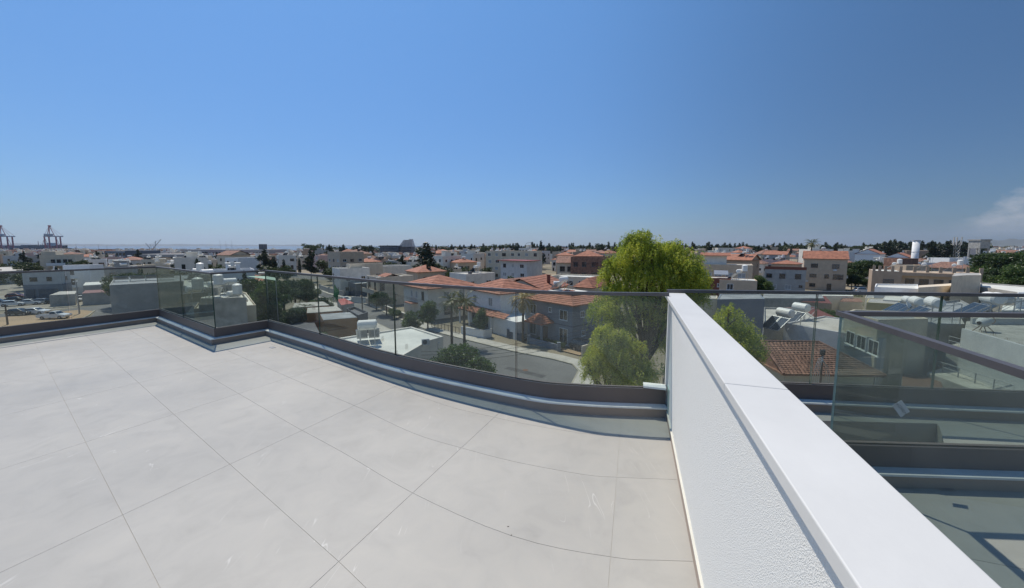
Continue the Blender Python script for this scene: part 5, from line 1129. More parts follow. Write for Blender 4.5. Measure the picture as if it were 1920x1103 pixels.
# ================================================================== vehicles
def make_car(label, paint, style, loc, rz, group='cars parked in the lot', cat='car'):
    t = thing({'pickup': 'pickup_truck'}.get(style, 'parked_car'), label, cat, loc, rz, group)
    # side profile (x forward, z), two heights of lower body + greenhouse
    if style == 'pickup': body = [(-2.5, .45), (-2.5, .95), (-.45, 1.0), (-.4, 1.02), (1.0, 1.02), (2.3, .88), (2.45, .6), (2.4, .4)]; cab = [(-.35, 1.0), (-.3, 1.55), (.5, 1.58), (1.15, 1.02)]
    elif style == 'hatch': body = [(-1.85, .4), (-1.95, .85), (-1.7, .98), (1.0, .95), (1.85, .8), (1.95, .55), (1.9, .38)]; cab = [(-1.75, .96), (-1.35, 1.42), (.2, 1.46), (1.0, .95)]
    elif style == 'suv': body = [(-2.2, .45), (-2.28, 1.0), (-2.0, 1.1), (1.1, 1.08), (2.1, .95), (2.25, .6), (2.2, .42)]; cab = [(-2.1, 1.08), (-1.8, 1.65), (.3, 1.68), (1.1, 1.07)]
    else: body = [(-2.2, .42), (-2.25, .85), (-2.0, .95), (1.15, .93), (2.1, .8), (2.25, .55), (2.2, .38)]; cab = [(-1.75, .94), (-1.1, 1.38), (.15, 1.42), (1.05, .92)]
    W2 = .86
    def prof(pts, w0, w1, zc):
        n = len(pts); mb = MB(); vs = []
        for s_, in ((-1,), (1,)):
            for x, z in pts: ww = w0 + (w1 - w0) * max(0, (z - zc[0]) / (zc[1] - zc[0])); vs.append((x, s_ * ww, z))
        mb.add(vs, [tuple(range(n)), tuple(range(n, 2 * n))[::-1]] + [(i, i + n, (i + 1) % n + n, (i + 1) % n) for i in range(n)]); return mb
    o = prof(body + [(1.9, .28), (-1.9, .28)], W2, W2 * .97, (.3, 1)).build('body', paint, t); bv = o.modifiers.new('bevel', 'BEVEL'); bv.width = .07; bv.segments = 2
    if style == 'pickup': MB().box(-2.4, -.74, .75, -.5, .74, 1.02).build('load_bed', 'dark_grey', t)
    zt = max(z for x, z in cab); zb = cab[0][1]
    o = prof(cab, W2 * .96, W2 * .74, (zb, zt)).build('cabin', paint, t); bv = o.modifiers.new('bevel', 'BEVEL'); bv.width = .05; bv.segments = 2
    def lerp2(a, b, f): return (a[0] + (b[0] - a[0]) * f, a[1] + (b[1] - a[1]) * f)
    c0, c1, c2, c3 = cab; e = .012
    def wy(z): return W2 * .96 + (W2 * .74 - W2 * .96) * (z - zb) / (zt - zb)
    for s_ in (-1, 1):
        z0, z1 = zb + .06, zt - .09; a = lerp2(c0, c1, .1); b = lerp2(c0, c1, .82); c = lerp2(c3, c2, .82); d = lerp2(c3, c2, .1); mb = MB()
        for y_ in ((0, 1),):
            P_ = [(x, s_ * (wy(z) + e), z) for x, z in ((a[0] + .12, a[1]), (b[0] + .1, b[1]), (c[0] - .1, c[1]), (d[0] - .16, d[1]))]; Q_ = [(x, y - s_ * .03, z) for x, y, z in P_]; mb.add(P_ + Q_, [(0, 1, 2, 3), (7, 6, 5, 4), (0, 4, 5, 1), (1, 5, 6, 2), (2, 6, 7, 3), (3, 7, 4, 0)])
        mb.build('side_window', 'car_glass', t)
    for nm, (p, q_) in (('rear_window', (c0, c1)), ('windscreen', (c3, c2))):
        a, b = lerp2(p, q_, .14), lerp2(p, q_, .86); sx = -1 if nm == 'rear_window' else 1; mb = MB()
        P_ = [(a[0] + sx * .012, -wy(a[1]) + .1, a[1]), (a[0] + sx * .012, wy(a[1]) - .1, a[1]), (b[0] + sx * .012, wy(b[1]) - .1, b[1] + .01), (b[0] + sx * .012, -wy(b[1]) + .1, b[1] + .01)]; Q_ = [(x - sx * .04, y, z) for x, y, z in P_]; mb.add(P_ + Q_, [(0, 1, 2, 3), (7, 6, 5, 4), (0, 4, 5, 1), (1, 5, 6, 2), (2, 6, 7, 3), (3, 7, 4, 0)]); mb.build(nm, 'car_glass', t)
    wx = (-1.45, 1.45) if style == 'pickup' else (-1.3, 1.35)
    for x in wx:
        for s_ in (-1, 1):
            o = MB().tube((x, s_ * (W2 - .16), .33), (x, s_ * (W2 + .02), .33), .33, None, 16).build('wheel', 'rubber', t); MB().tube((x, s_ * (W2 + .021), .33), (x, s_ * (W2 + .035), .33), .19, None, 12).build('rim', 'rim', o)
    xf = body[-2][0]; xr = body[1][0]
    for s_ in (-1, 1):
        MB().box(xf - .12, s_ * .55 - .16, .62, xf + .03, s_ * .55 + .16, .76).build('headlight', 'lamp_white', t); MB().box(xr - .02, s_ * .62 - .12, .72, xr + .1, s_ * .62 + .12, .88).build('taillight', 'lamp_red', t)
        MB().box(cab[3][0] - .35, s_ * (W2 + .02), zb, cab[3][0] - .22, s_ * (W2 + .18), zb + .13).build('wing_mirror', paint, t)
    return t
def car_at(px, py, rz, paint, style, label, **k): p = G(px, py, .02); return make_car(label, paint, style, (p.x, p.y, .02), R(rz), **k)
gl_ = 'vehicles in the dirt lot'
car_at(103, 597.5, 12, 'car_white', 'pickup', 'white pickup truck with open load bed on the dirt lot', group=gl_, cat='pickup truck')
car_at(68, 589, 10, 'car_white', 'sedan', 'white saloon car beside the pickup truck on the dirt lot', group=gl_)
car_at(38, 591, 14, 'car_dark', 'hatch', 'dark blue grey hatchback at the left of the white saloon on the dirt lot', group=gl_)
gp_ = 'cars in the far car park row'
for k, (x, y, rz, pt, st2, lb) in enumerate(((-6, 572, 40, 'car_blue', 'suv', 'blue grey van at the left end of the row beyond the road'), (25, 574, 35, 'car_white', 'hatch', 'white hatchback second from the left beyond the road'), (34, 566, 25, 'car_dark', 'sedan', 'dark saloon standing behind the white hatchback'),
        (57, 571.5, 30, 'car_white', 'sedan', 'white saloon in the middle of the row beyond the road'), (82, 570, 30, 'car_silver', 'hatch', 'silver hatchback right of the middle white saloon'), (103, 569, 25, 'car_dark', 'hatch', 'dark small car left of the grey people carrier'),
        (116, 566.5, 15, 'car_silver', 'suv', 'grey people carrier by the lean-to roof'), (132, 566.5, 20, 'car_white', 'sedan', 'white saloon just left of the lamp pole'), (154, 564, 60, 'car_white', 'hatch', 'small white car right of the lamp pole'), (173, 563.5, 20, 'car_silver', 'hatch', 'silver blue car at the right end of the row'),
        (31, 559, 20, 'car_red', 'hatch', 'maroon car with glaring windscreen at the back of the lot'), (4, 533.5, 5, 'car_dark', 'suv', 'dark van at the left edge in the grey yard'), (18, 530.5, 5, 'car_red', 'sedan', 'maroon saloon in the grey yard'))):
    car_at(x, y, rz, pt, st2, lb, group=gp_)
car_at(1097, 660, -48, 'car_dark', 'suv', 'black car in the drive of the blue grey house', group=None)
car_at(1617, 549, -8, 'car_white', 'suv', 'white car parked in front of the dark hedge right of the orange roofed building', group=None)
car_at(1597, 533, -8, 'car_dark', 'suv', 'dark car in the shade behind the white parked car', group=None)
p = G(1532, 596, .0); make_car('pale blue car parked between the pinkish roof and the maroon shed', 'car_silver', 'suv', (p.x + 1, p.y + 3, 0), R(-10), None)
car_at(648, 567, -50, 'car_white', 'hatch', 'white car parked at the kerb near the red awning', group=None)

# ================================================================== port cranes, ship, masts
def crane(label, px, D, s=1.0):
    p = W(px, 461, D); t = thing('container_crane', label, 'crane', (p.x, D, 0), R(-62), 'container cranes on the quay'); H1 = 42 * s
    for x in (-11, 11):
        for y in (-12, 12): MB().box(x - 1.3, y - 1.3, 0, x + 1.3, y + 1.3, H1).build('leg', 'crane_red', t)
    mb = MB()
    for y in (-12, 12): mb.beam((-11, y, 3), (11, y, H1), .6).box(-11, y - .8, 16, 11, y + .8, 18)
    mb.build('bracing', 'crane_red', t)
    for x in (-11, 11): MB().box(x - .9, -12, 10, x + .9, 12, 12.4).build('cross_beam', 'crane_red', t)
    MB().box(-1.8, -18, H1, 1.8, 23, H1 + 3).build('boom', 'crane_grey', t); MB().box(-6, -15, H1 + 3, 6, 0, H1 + 9).build('machinery_house', 'crane_grey', t)
    mb = MB().beam((-6, -8, H1), (0, -4, H1 + 34), 1.3).beam((6, -8, H1), (0, -4, H1 + 34), 1.3).beam((0, 6, H1), (0, -4, H1 + 34), 1.2).box(-2.5, -6, H1 + 31, 2.5, -1, H1 + 35); mb.build('apex_frame', 'crane_red', t)
    MB().beam((0, -4, H1 + 34), (0, 22, H1 + 3), .5).beam((0, -4, H1 + 32), (0, 13, H1 + 3), .5).beam((0, -4, H1 + 34), (0, -17, H1 + 3), .5).build('stay', 'crane_red', t)
crane('red and grey container crane at the right, above the ship stern', 100, 1150)
crane('red and grey container crane at the left edge of the photo', 9, 1150)
sp_a, sp_b = W(-60, 463, 1230), W(124, 463, 1230); shp = thing('container_ship', 'long dark container ship lying behind the cranes', 'ship', (sp_a.x, 1230, -1.5)); L = sp_b.x - sp_a.x
mb = MB(); mb.prism([(0, 0), (L - 12, 0), (L, 12), (L - 12, 26), (0, 26)], 0, 9); mb.build('hull', 'hull', shp)
rn = random.Random(5); cols = ['hull', 'slate_blue', 'dark_grey', 'blue_grey', 'brick_red']
x = 8
while x < L - 30:
    if abs(x - (L - 62)) > 9: hgt = rn.choice((14, 15, 16, 17)); MB().box(x, 1, 9, x + 12, 25, hgt + 2).build('container_stack', rn.choice(cols[:4] if rn.random() < .9 else cols), shp)
    x += 12.6
MB().box(L - 66, 2, 9, L - 56, 24, 26).build('bridge', 'ship_white', shp)
def harbour_crane(px0, px1, py1, D, label, base=466):
    a = W(px0, base, D); b = W(px1, py1, D); t = thing('harbour_crane', label, 'crane', (a.x, D, 0), group='luffing cranes by the harbour'); MB().box(-3, -3, 0, 3, 3, 8).build('cab', 'crane_grey', t); MB().beam((0, 0, 6), (b.x - a.x, 0, b.z), .9).build('jib', 'crane_red' if px0 < 200 else 'metal_grey', t); MB().beam((0, 0, 6), (-4, 0, b.z * .6), .5).beam((-4, 0, b.z * .6), (b.x - a.x, 0, b.z), .2).build('stay', 'metal_grey', t)
harbour_crane(74, 71, 452, 1300, 'small red luffing crane between the big cranes, left of a pair'); harbour_crane(79, 81.5, 451, 1300, 'small red luffing crane between the big cranes, right of a pair')
harbour_crane(285, 302, 449, 900, 'grey crane with long jib leaning right above the sea line'); harbour_crane(283, 273, 456, 880, 'grey crane with short jib leaning left above the sea line'); harbour_crane(290, 292, 452, 930, 'upright grey crane jib behind the leaning ones')
for k, (x, y) in enumerate(((142, 457), (159, 460), (184, 457), (200, 459), (412, 450), (423, 452), (434, 451))):
    a = W(x, y, 1100); t = thing('antenna_mast', 'thin dark mast standing on the sea line', 'mast', (a.x, 1100, 0), group='thin masts on the sea line'); MB().tube((0, 0, 0), (0, 0, a.z), .45, .2, 5).build('pole', 'metal_grey', t)
cj = W(983, 470, 600); t = thing('concrete_pump_boom', 'thin bent boom of a concrete pump above the tree line', 'crane', (cj.x, 600, 0)); z = lambda y: W(983, y, 600).z; xx = lambda q: W(q, 460, 600).x - cj.x
MB().path([(0, 0, 0), (0, 0, z(462)), (xx(988), 0, z(456)), (xx(998.5), 0, z(454)), (xx(998.6), 0, z(462))], .3, 5).build('boom', 'metal_grey', t)
# ------------------------------------------------------------------ poles, lamps, wires
def pole(label, px, py, ytop, arms=1, m='wood_pole', D=None, cat='utility pole', nm='utility_pole'):
    p = G(px, py, 0); h = W(px, ytop, p.y).z; t = thing(nm, label, cat, (p.x, p.y, 0), R(-50)); MB().tube((0, 0, 0), (0, 0, h), .15, .10, 8).build('pole', m, t)
    for k in range(arms):
        MB().box(-.9, -.05, h - .4 - k * .5, .9, .05, h - .3 - k * .5).build('cross_arm', m, t)
        for x in (-.8, -.3, .3, .8): MB().tube((x, 0, h - .3 - k * .5), (x, 0, h - .15 - k * .5), .04).build('insulator', 'white_paint', t)
    return t, Vector((p.x, p.y, h - .15))
P1 = pole('wooden utility pole on the kerb before the beige house', 692.5, 574, 520)[1]
P2 = pole('nearer dark utility pole standing at the shop row', 680, 591, 530)[1]
P3 = pole('thin utility pole far up the street', 627, 557, 512)[1]
P4 = pole('utility pole behind the hedge at the cream house', 742, 590, 548)[1]
P5 = pole('utility pole beside the pepper tree near the blue grey house', 1120, 668, 585)[1]
tl, _ = pole('tall street lamp pole with two arms at the dirt lot corner', 149, 588.5, 528, 0, 'galv', cat='street lamp', nm='street_lamp'); h_ = _.z
for s_ in (-1, 1): MB().tube((0, 0, h_), (s_ * 1.6, 0, h_ + .25), .05).box(s_ * 1.9 - .35, -.12, h_ + .18, s_ * 1.9 + .35, .12, h_ + .32).build('lamp_arm', 'galv', tl)
pole('short dark pole standing in the dirt lot at the far left', 14.5, 609, 571, 0)
pole('grey pole rising behind the long shed', 172, 548, 494, 0, 'metal_grey')
t, _ = pole('purple grey steel pole on the low white roof at the right', 1661, 566, 537, 0, 'metal_grey'); 
def wire(a, b, sag, label, off=(0, 0, 0)):
    a, b = Vector(a) + Vector(off), Vector(b) + Vector(off); pts = [a.lerp(b, i / 14) - Vector((0, 0, sag * 4 * (i / 14) * (1 - i / 14))) for i in range(15)]; o0 = pts[0].copy(); mb = MB(); mb.path([p - o0 for p in pts], .018, 4); o = mb.build('overhead_cable', 'cable'); o.location = o0; tag(o, label, 'cable', 'overhead cables along the street')
P0 = W(640, 740, 26); PE = W(1130, 690, 30)
for k in range(4):
    wire(P4, P5, 1.2, 'thin black cable sagging before the white and blue grey houses', (k * .35 - .5, k * .3 - .4, -k * .28))
    wire(P2, P4, .8, 'thin black cable between the shop row and the cream house', (k * .35 - .5, k * .3 - .4, -k * .25))
    wire(P3, P1, .8, 'thin black cable far up the street', (k * .35 - .5, k * .3 - .4, -k * .25))
    wire(W(790, 660 + k * 6, 33), W(1150, 600 + k * 8, 40), .8, 'thin black cable crossing in front of the dark round bush')

# ================================================================== trees
def T(proto, px, D, h, label, group=None, yb=None, s0=None, rz=None):
    p = ground_at(px, D); o = copy_tree(proto); s = h / proto['h']; o.location = p; o.rotation_euler = (0, 0, random.uniform(0, 6.28) if rz is None else rz); o.scale = (s * (s0 or 1), s * (s0 or 1), s); o['label'] = label
    if group: o['group'] = group
    return o
protos = {}
def proto(key, *a, **k):
    h = a[1] if a[0] != 'palm' else a[1]
    if a[0] == 'palm': o = make_palm('palm_tree', 'x', a[1], a[2], a[3], a[4], **k)
    else: o = make_tree(key[1], 'x', a[0], a[1], a[2], a[3], a[4], a[5], a[6])
    o['h'] = float(h * (1.0 if a[0] != 'palm' else 1.0)); register(o); protos[key[0]] = o; o.location = (0, -400, -60); return o
proto(('broad', 'leafy_tree'), 'broad', 8, 8, 9000, .34, 'leaf_dark', 3); proto(('broad2', 'leafy_tree'), 'broad', 8, 7, 8000, .34, 'leaf_bush', 8)
proto(('round', 'round_tree'), 'round', 5, 6, 16000, .22, 'leaf_bush', 12)
proto(('far1', 'leafy_tree'), 'broad', 8, 9, 1500, .75, 'leaf_far', 21); proto(('far2', 'leafy_tree'), 'round', 7, 6, 1300, .7, 'leaf_dark', 22)
proto(('pine', 'pine_tree'), 'pine', 14, 9, 1600, .9, 'leaf_pine', 31); proto(('pine2', 'pine_tree'), 'pine', 14, 7, 1500, .9, 'leaf_pine', 32); proto(('cyp', 'cypress_tree'), 'cypress', 12, 3, 1400, .6, 'leaf_pine', 41)
proto(('palm', 'palm_tree'), 'palm', 7, 2.6, 'leaf_palm', 51); proto(('ypalm', 'palm_tree'), 'palm', 7, 3.0, 'leaf_palm_dry', 52, droop=1.3); proto(('tpalm', 'palm_tree'), 'palm', 12, 2.4, 'leaf_palm', 53)
# near trees
T(protos['round'], 857, 35.5, 6.2, 'big round dark green bushy tree below the middle of the balustrade', s0=1.0)
T(protos['palm'], 845, 56, 6.6, 'left one of two thick trunked palms on the pavement before the white house'); T(protos['palm'], 869, 54, 6.8, 'right one of two thick trunked palms on the pavement before the white house')
T(protos['ypalm'], 981, 57, 6.8, 'yellowing palm in front of the left corner of the blue grey house')
T(protos['broad2'], 800, 66, 5.5, 'leafy garden tree before the cream hip roofed house'); T(protos['broad2'], 770, 60, 4.6, 'wispy olive green shrub at the kerb by the bare roof')
T(protos['broad2'], 900, 61, 5.0, 'small dark tree at the porch of the white house', s0=.7)
T(protos['broad'], 722, 80, 5.8, 'dark round garden tree right of the beige house'); T(protos['broad'], 703, 86, 4.2, 'smaller dark garden tree behind the beige garden wall'); T(protos['round'], 737, 76, 2.6, 'light green clipped bush at the end of the beige garden wall')
for k, (x, D, h) in enumerate(((425, 72, 8), (452, 78, 9), (480, 74, 8.5), (505, 70, 9), (528, 76, 9.3), (550, 82, 8.5), (500, 60, 6.3), (535, 60, 5.6), (560, 66, 5), (590, 72, 4.8), (610, 78, 4.6), (470, 60, 6.8), (575, 88, 7.2))):
    T(protos['broad' if k % 3 else 'broad2'], x, D, h, 'leafy dark green tree in the clump left of the street', 'leafy trees in the clump left of the street')
T(protos['broad'], 625, 47, 3.6, 'dark shrub under the large cream roof tank', s0=1.1); T(protos['broad2'], 655, 49, 3.2, 'shrub tucked between the shop row and the bare cream roof'); T(protos['broad2'], 600, 50, 3.4, 'shrub at the foot of the shop row')
for k, (x, D, h) in enumerate(((218, 88, 9.5), (235, 92, 9), (262, 90, 9.5), (285, 88, 9.5), (310, 84, 9.8), (330, 90, 9.5))):
    T(protos['broad'], x, D, h, 'dark leafy tree rising behind the solar racks of the dark grey building', 'trees behind the dark grey building')
T(protos['pine'], 497, 150, 13.5, 'dark conifer standing above the balustrade left of the street'); T(protos['cyp'], 533, 160, 9, 'narrow dark cypress right of the conifer by the street')
T(protos['pine2'], 619, 260, 15.5, 'dark tall tree above the sand coloured block'); T(protos['pine'], 797, 150, 16, 'very tall dark tree in the middle of the town', s0=1.35); T(protos['pine'], 1014, 240, 18, 'pointed dark fir right of the pale four storey block', s0=.7)
T(protos['palm'], 1004, 82, 5.5, 'young palm behind the orange gables')
T(protos['tpalm'], 1519, 150, 16.2, 'fan palm rising behind the orange roofed building')
for k, (x, D, h) in enumerate(((1593, 138, 10), (1607, 140, 11), (1622, 142, 10.5), (1600, 128, 6.0), (1630, 125, 4.5), (1612, 126, 5.5))): T(protos['broad'], x, D, h, 'dark tree in the clump right of the orange roofed building', 'trees right of the orange roofed building')
for k, (x, D, h) in enumerate(((1862, 120, 13.5), (1885, 118, 14.5), (1905, 112, 14), (1925, 110, 14.5), (1850, 115, 10), (1875, 105, 10), (1900, 100, 10.5), (1945, 105, 13))): T(protos['broad' if k % 2 else 'broad2'], x, D, h, ['leftmost tall crown of the dark tree group at the right edge', 'tallest dark crown of the tree group at the right edge', 'dark crown right of the tallest tree at the right edge', 'dark crown cut by the right photo edge', 'lower tree at the left foot of the right edge group', 'low tree in front of the tallest right edge crown', 'front right low tree of the right edge group', 'tree just past the right photo edge'][k], 'big trees at the right edge', s0=1.05)
T(protos['round'], 1568, 66, 4.4, 'grey green round tree behind the maroon shed'); T(protos['broad2'], 1425, 112, 6.5, 'leafy tree between the tan house and the grey wing'); T(protos['broad2'], 1440, 106, 5.2, 'second leafy tree before the grey wing')
T(protos['broad'], 1735, 130, 9.5, 'small dark tree behind the ochre roof room'); T(protos['round'], 1817, 100, 8.5, 'round bushy tree left of the lattice mast foot')
# hero pepper tree
def weeping(name, label, lobes, D, nst, seed, m, trunkx, strand=(.2, 1.15), nleaf=18, lsz=.15):
    r = np.random.RandomState(seed); base = ground_at(trunkx, D); o0 = Vector(base); t = thing(name, label, 'tree', base)
    L = []
    for x, y, rx, rz, dy in lobes:
        c = W(x, y, D + dy) - o0; k = (D + dy) / FPX; L.append((c.x, c.y, c.z, rx * k, rz * k))
    L = np.array(L); vol = L[:, 3] ** 1.2 * L[:, 4] ** .8; ks = r.choice(len(L), nst, p=vol / vol.sum())
    d = r.normal(size=(nst, 3)); d[:, 2] = np.abs(d[:, 2]) * 1.1 - .35; d /= np.linalg.norm(d, axis=1)[:, None]
    rad = .30 + .70 * r.rand(nst) ** .5; rad *= 1 + .26 * np.sin(d[:, 0] * 8 + ks * 2.3) * np.cos(d[:, 1] * 7 + d[:, 2] * 6 + ks) + .10 * r.normal(size=nst)
    st = L[ks, :3] + d * np.stack([L[ks, 3], L[ks, 3], L[ks, 4]], 1) * rad[:, None]
    ln = r.uniform(*strand, nst) * (.6 + .4 * rad); P = []; A = []; B_ = []
    out = d.copy(); out[:, 2] = 0; out /= np.maximum(np.linalg.norm(out, axis=1)[:, None], .05)
    for j in range(nleaf):
        f = j / nleaf; s = ln * f
        p = st + out * (ln[:, None] * .28 * (1 - (1 - f) ** 2)) + np.array([0, 0, -1]) * (s * (f * .9 + .1))[:, None] + r.normal(size=(nst, 3)) * .05
        a = r.normal(size=(nst, 3)) * .8 + out * .2 + np.array([0, 0, -.3]); a /= np.linalg.norm(a, axis=1)[:, None]; sz = lsz * r.uniform(.6, 1.3, (nst, 1)); b = np.cross(a, r.normal(size=(nst, 3))); b /= np.linalg.norm(b, axis=1)[:, None]
        P.append(p); A.append(a * sz); B_.append(b * sz * .34)
    P, A, B_ = map(np.concatenate, (P, A, B_)); keep = P[:, 2] > .3; leaf_object('crown', [(P[keep], A[keep], B_[keep])], m, t)
    top = L[L[:, 2].argmax()]; hh = max(3, L[:, 2].mean() * .55); rr = random.Random(seed)
    pts = [Vector((0, 0, 0)), Vector((.15, 0, hh * .35)), Vector((-.1, .1, hh * .7)), Vector((.1, 0, hh))]; mb = MB(); rads = (.48, .38, .33, .28)
    for i in range(3): mb.tube(pts[i], pts[i + 1], rads[i], rads[i + 1], 10, cap=False)
    mb.build('trunk', 'bark', t, True)
    for l in L:
        a = pts[rr.choice((2, 3))]; b = Vector((l[0], l[1], l[2])); mid = a.lerp(b, .5) + Vector((rr.uniform(-.5, .5), rr.uniform(-.4, .4), .5)); mb = MB(); mb.tube(a, mid, .2, .12, 7, cap=False).tube(mid, b, .12, .05, 6, cap=False)
        for q in range(5): e_ = b + Vector((rr.uniform(-1, 1) * l[3], rr.uniform(-1, 1) * l[3], rr.uniform(-.3, 1) * l[4])) * .75; mb.tube(mid.lerp(b, .7), e_, .05, .02, 5, cap=False)
        mb.build('limb', 'bark', t, True)
    return t
weeping('pepper_tree', 'tall yellow green weeping pepper tree rising above the handrail beside the white wall',
        [(1200, 472, 40, 34, 0), (1246, 484, 36, 30, .6), (1270, 500, 42, 40, 0), (1165, 505, 32, 34, .3), (1215, 520, 50, 45, 0), (1290, 530, 36, 36, .4), (1148, 545, 18, 26, -.3), (1195, 446, 20, 16, 0), (1250, 555, 55, 40, 1), (1175, 560, 34, 34, -.4), (1300, 556, 26, 30, .3), (1183, 452, 12, 12, .2), (1208, 440, 11, 11, 0), (1262, 462, 14, 12, .5), (1310, 512, 12, 16, 0), (1322, 538, 9, 12, 0), (1143, 492, 9, 12, 0), (1133, 520, 9, 14, 0), (1226, 462, 16, 12, -.5), (1130, 585, 30, 35, -.8), (1160, 610, 30, 35, -.6), (1215, 590, 34, 40, .8), (1235, 640, 30, 60, 1.2)], 31, 8600, 4, 'leaf_pepper', 1216)
weeping('pepper_tree', 'lower yellow green pepper tree before the tall one at the road end', [(1138, 638, 24, 30, 0), (1172, 655, 22, 34, .5), (1150, 665, 26, 24, -.4), (1120, 668, 24, 28, -.3), (1155, 690, 44, 36, 0), (1200, 700, 30, 34, .4), (1108, 700, 16, 20, 0), (1128, 622, 12, 12, 0), (1160, 628, 14, 12, .3), (1196, 650, 14, 14, 0), (1100, 680, 9, 12, 0), (1182, 712, 40, 20, -.5)], 27, 3300, 9, 'leaf_pepper_low', 1160, (.3, 1.2), 18, .13)
weeping('pepper_tree', 'small sparse yellow green tree close behind the white wall coping', [(1368, 592, 20, 22, 0), (1345, 618, 30, 26, .3), (1392, 622, 26, 24, 0), (1365, 645, 46, 30, 0), (1408, 650, 24, 24, -.3), (1330, 660, 40, 30, .2), (1385, 675, 34, 24, 0), (1420, 668, 12, 14, 0)], 24, 1700, 13, 'leaf_pepper', 1370, (.3, .9), 20, .12)
T(protos['broad2'], 1330, 31, 9.2, 'bluish green leafy tree behind the glass just right of the white wall', s0=.42)
T(protos['broad2'], 1590, 41, 5.6, 'little green tree between the brown roof and the cream apartment house', s0=.35)
# flower pots before the blue grey house
for k in range(7):
    p = A0 + dv * (6.0 + k * .75) - nv * .9; o = copy_tree(protos['round']); o.location = (p.x, p.y, 0); o.scale = (.2, .2, .26); tag(o, 'garden shrub behind the low wall of the blue grey house', 'shrub', 'garden shrubs of the blue grey house'); o.name = 'garden_shrub'

# ================================================================== the town beyond, house by house
rnd = random.Random(11)
def sector(px):
    for lim, q in ((120, 'below the container cranes'), (340, 'left of the grey hall'), (505, 'before the long grey hall'), (705, 'left of the dark hotel'), (860, 'before the sail shaped tower'), (1010, 'right of the sail shaped tower'), (1130, 'just left of the pepper tree'), (1330, 'behind the pepper tree'), (1500, 'right of the pepper tree'), (1690, 'behind the orange roofed building'), (1800, 'near the white chimney column'), (3000, 'towards the right edge')):
        if px < lim: return q
def dmin(px):
    for lim, d in ((340, 135), (560, 95), (700, 130), (760, 120), (960, 100), (1130, 128), (1330, 60), (1420, 120), (1500, 135), (1600, 150), (1700, 150), (1850, 130), (3000, 130)):
        if px < lim: return d
wallsm = ['off_white', 'white_paint', 'cream', 'beige', 'light_grey', 'pink_wall', 'off_white', 'cream', 'grey_wall', 'tan_wall', 'beige', 'tan_wall', 'cream', 'off_white']
wname = {'off_white': 'off white', 'white_paint': 'white', 'cream': 'cream', 'beige': 'beige', 'light_grey': 'pale grey', 'pink_wall': 'pinkish', 'grey_wall': 'grey', 'tan_wall': 'tan'}
seaward = lambda px: max(0, min(1, (760 - px) / 500))
placed = []; cnt = 0; D = 78.0; nheat = 0
GH = 'houses of the town'
def clear(x, y, r):
    for a, b, c in FT:
        if (x - a) ** 2 + (y - b) ** 2 < (r + c) ** 2: return False
    return True
street_pts = [Vector(p) for p in far_kerb[:9]]
D_END = 430
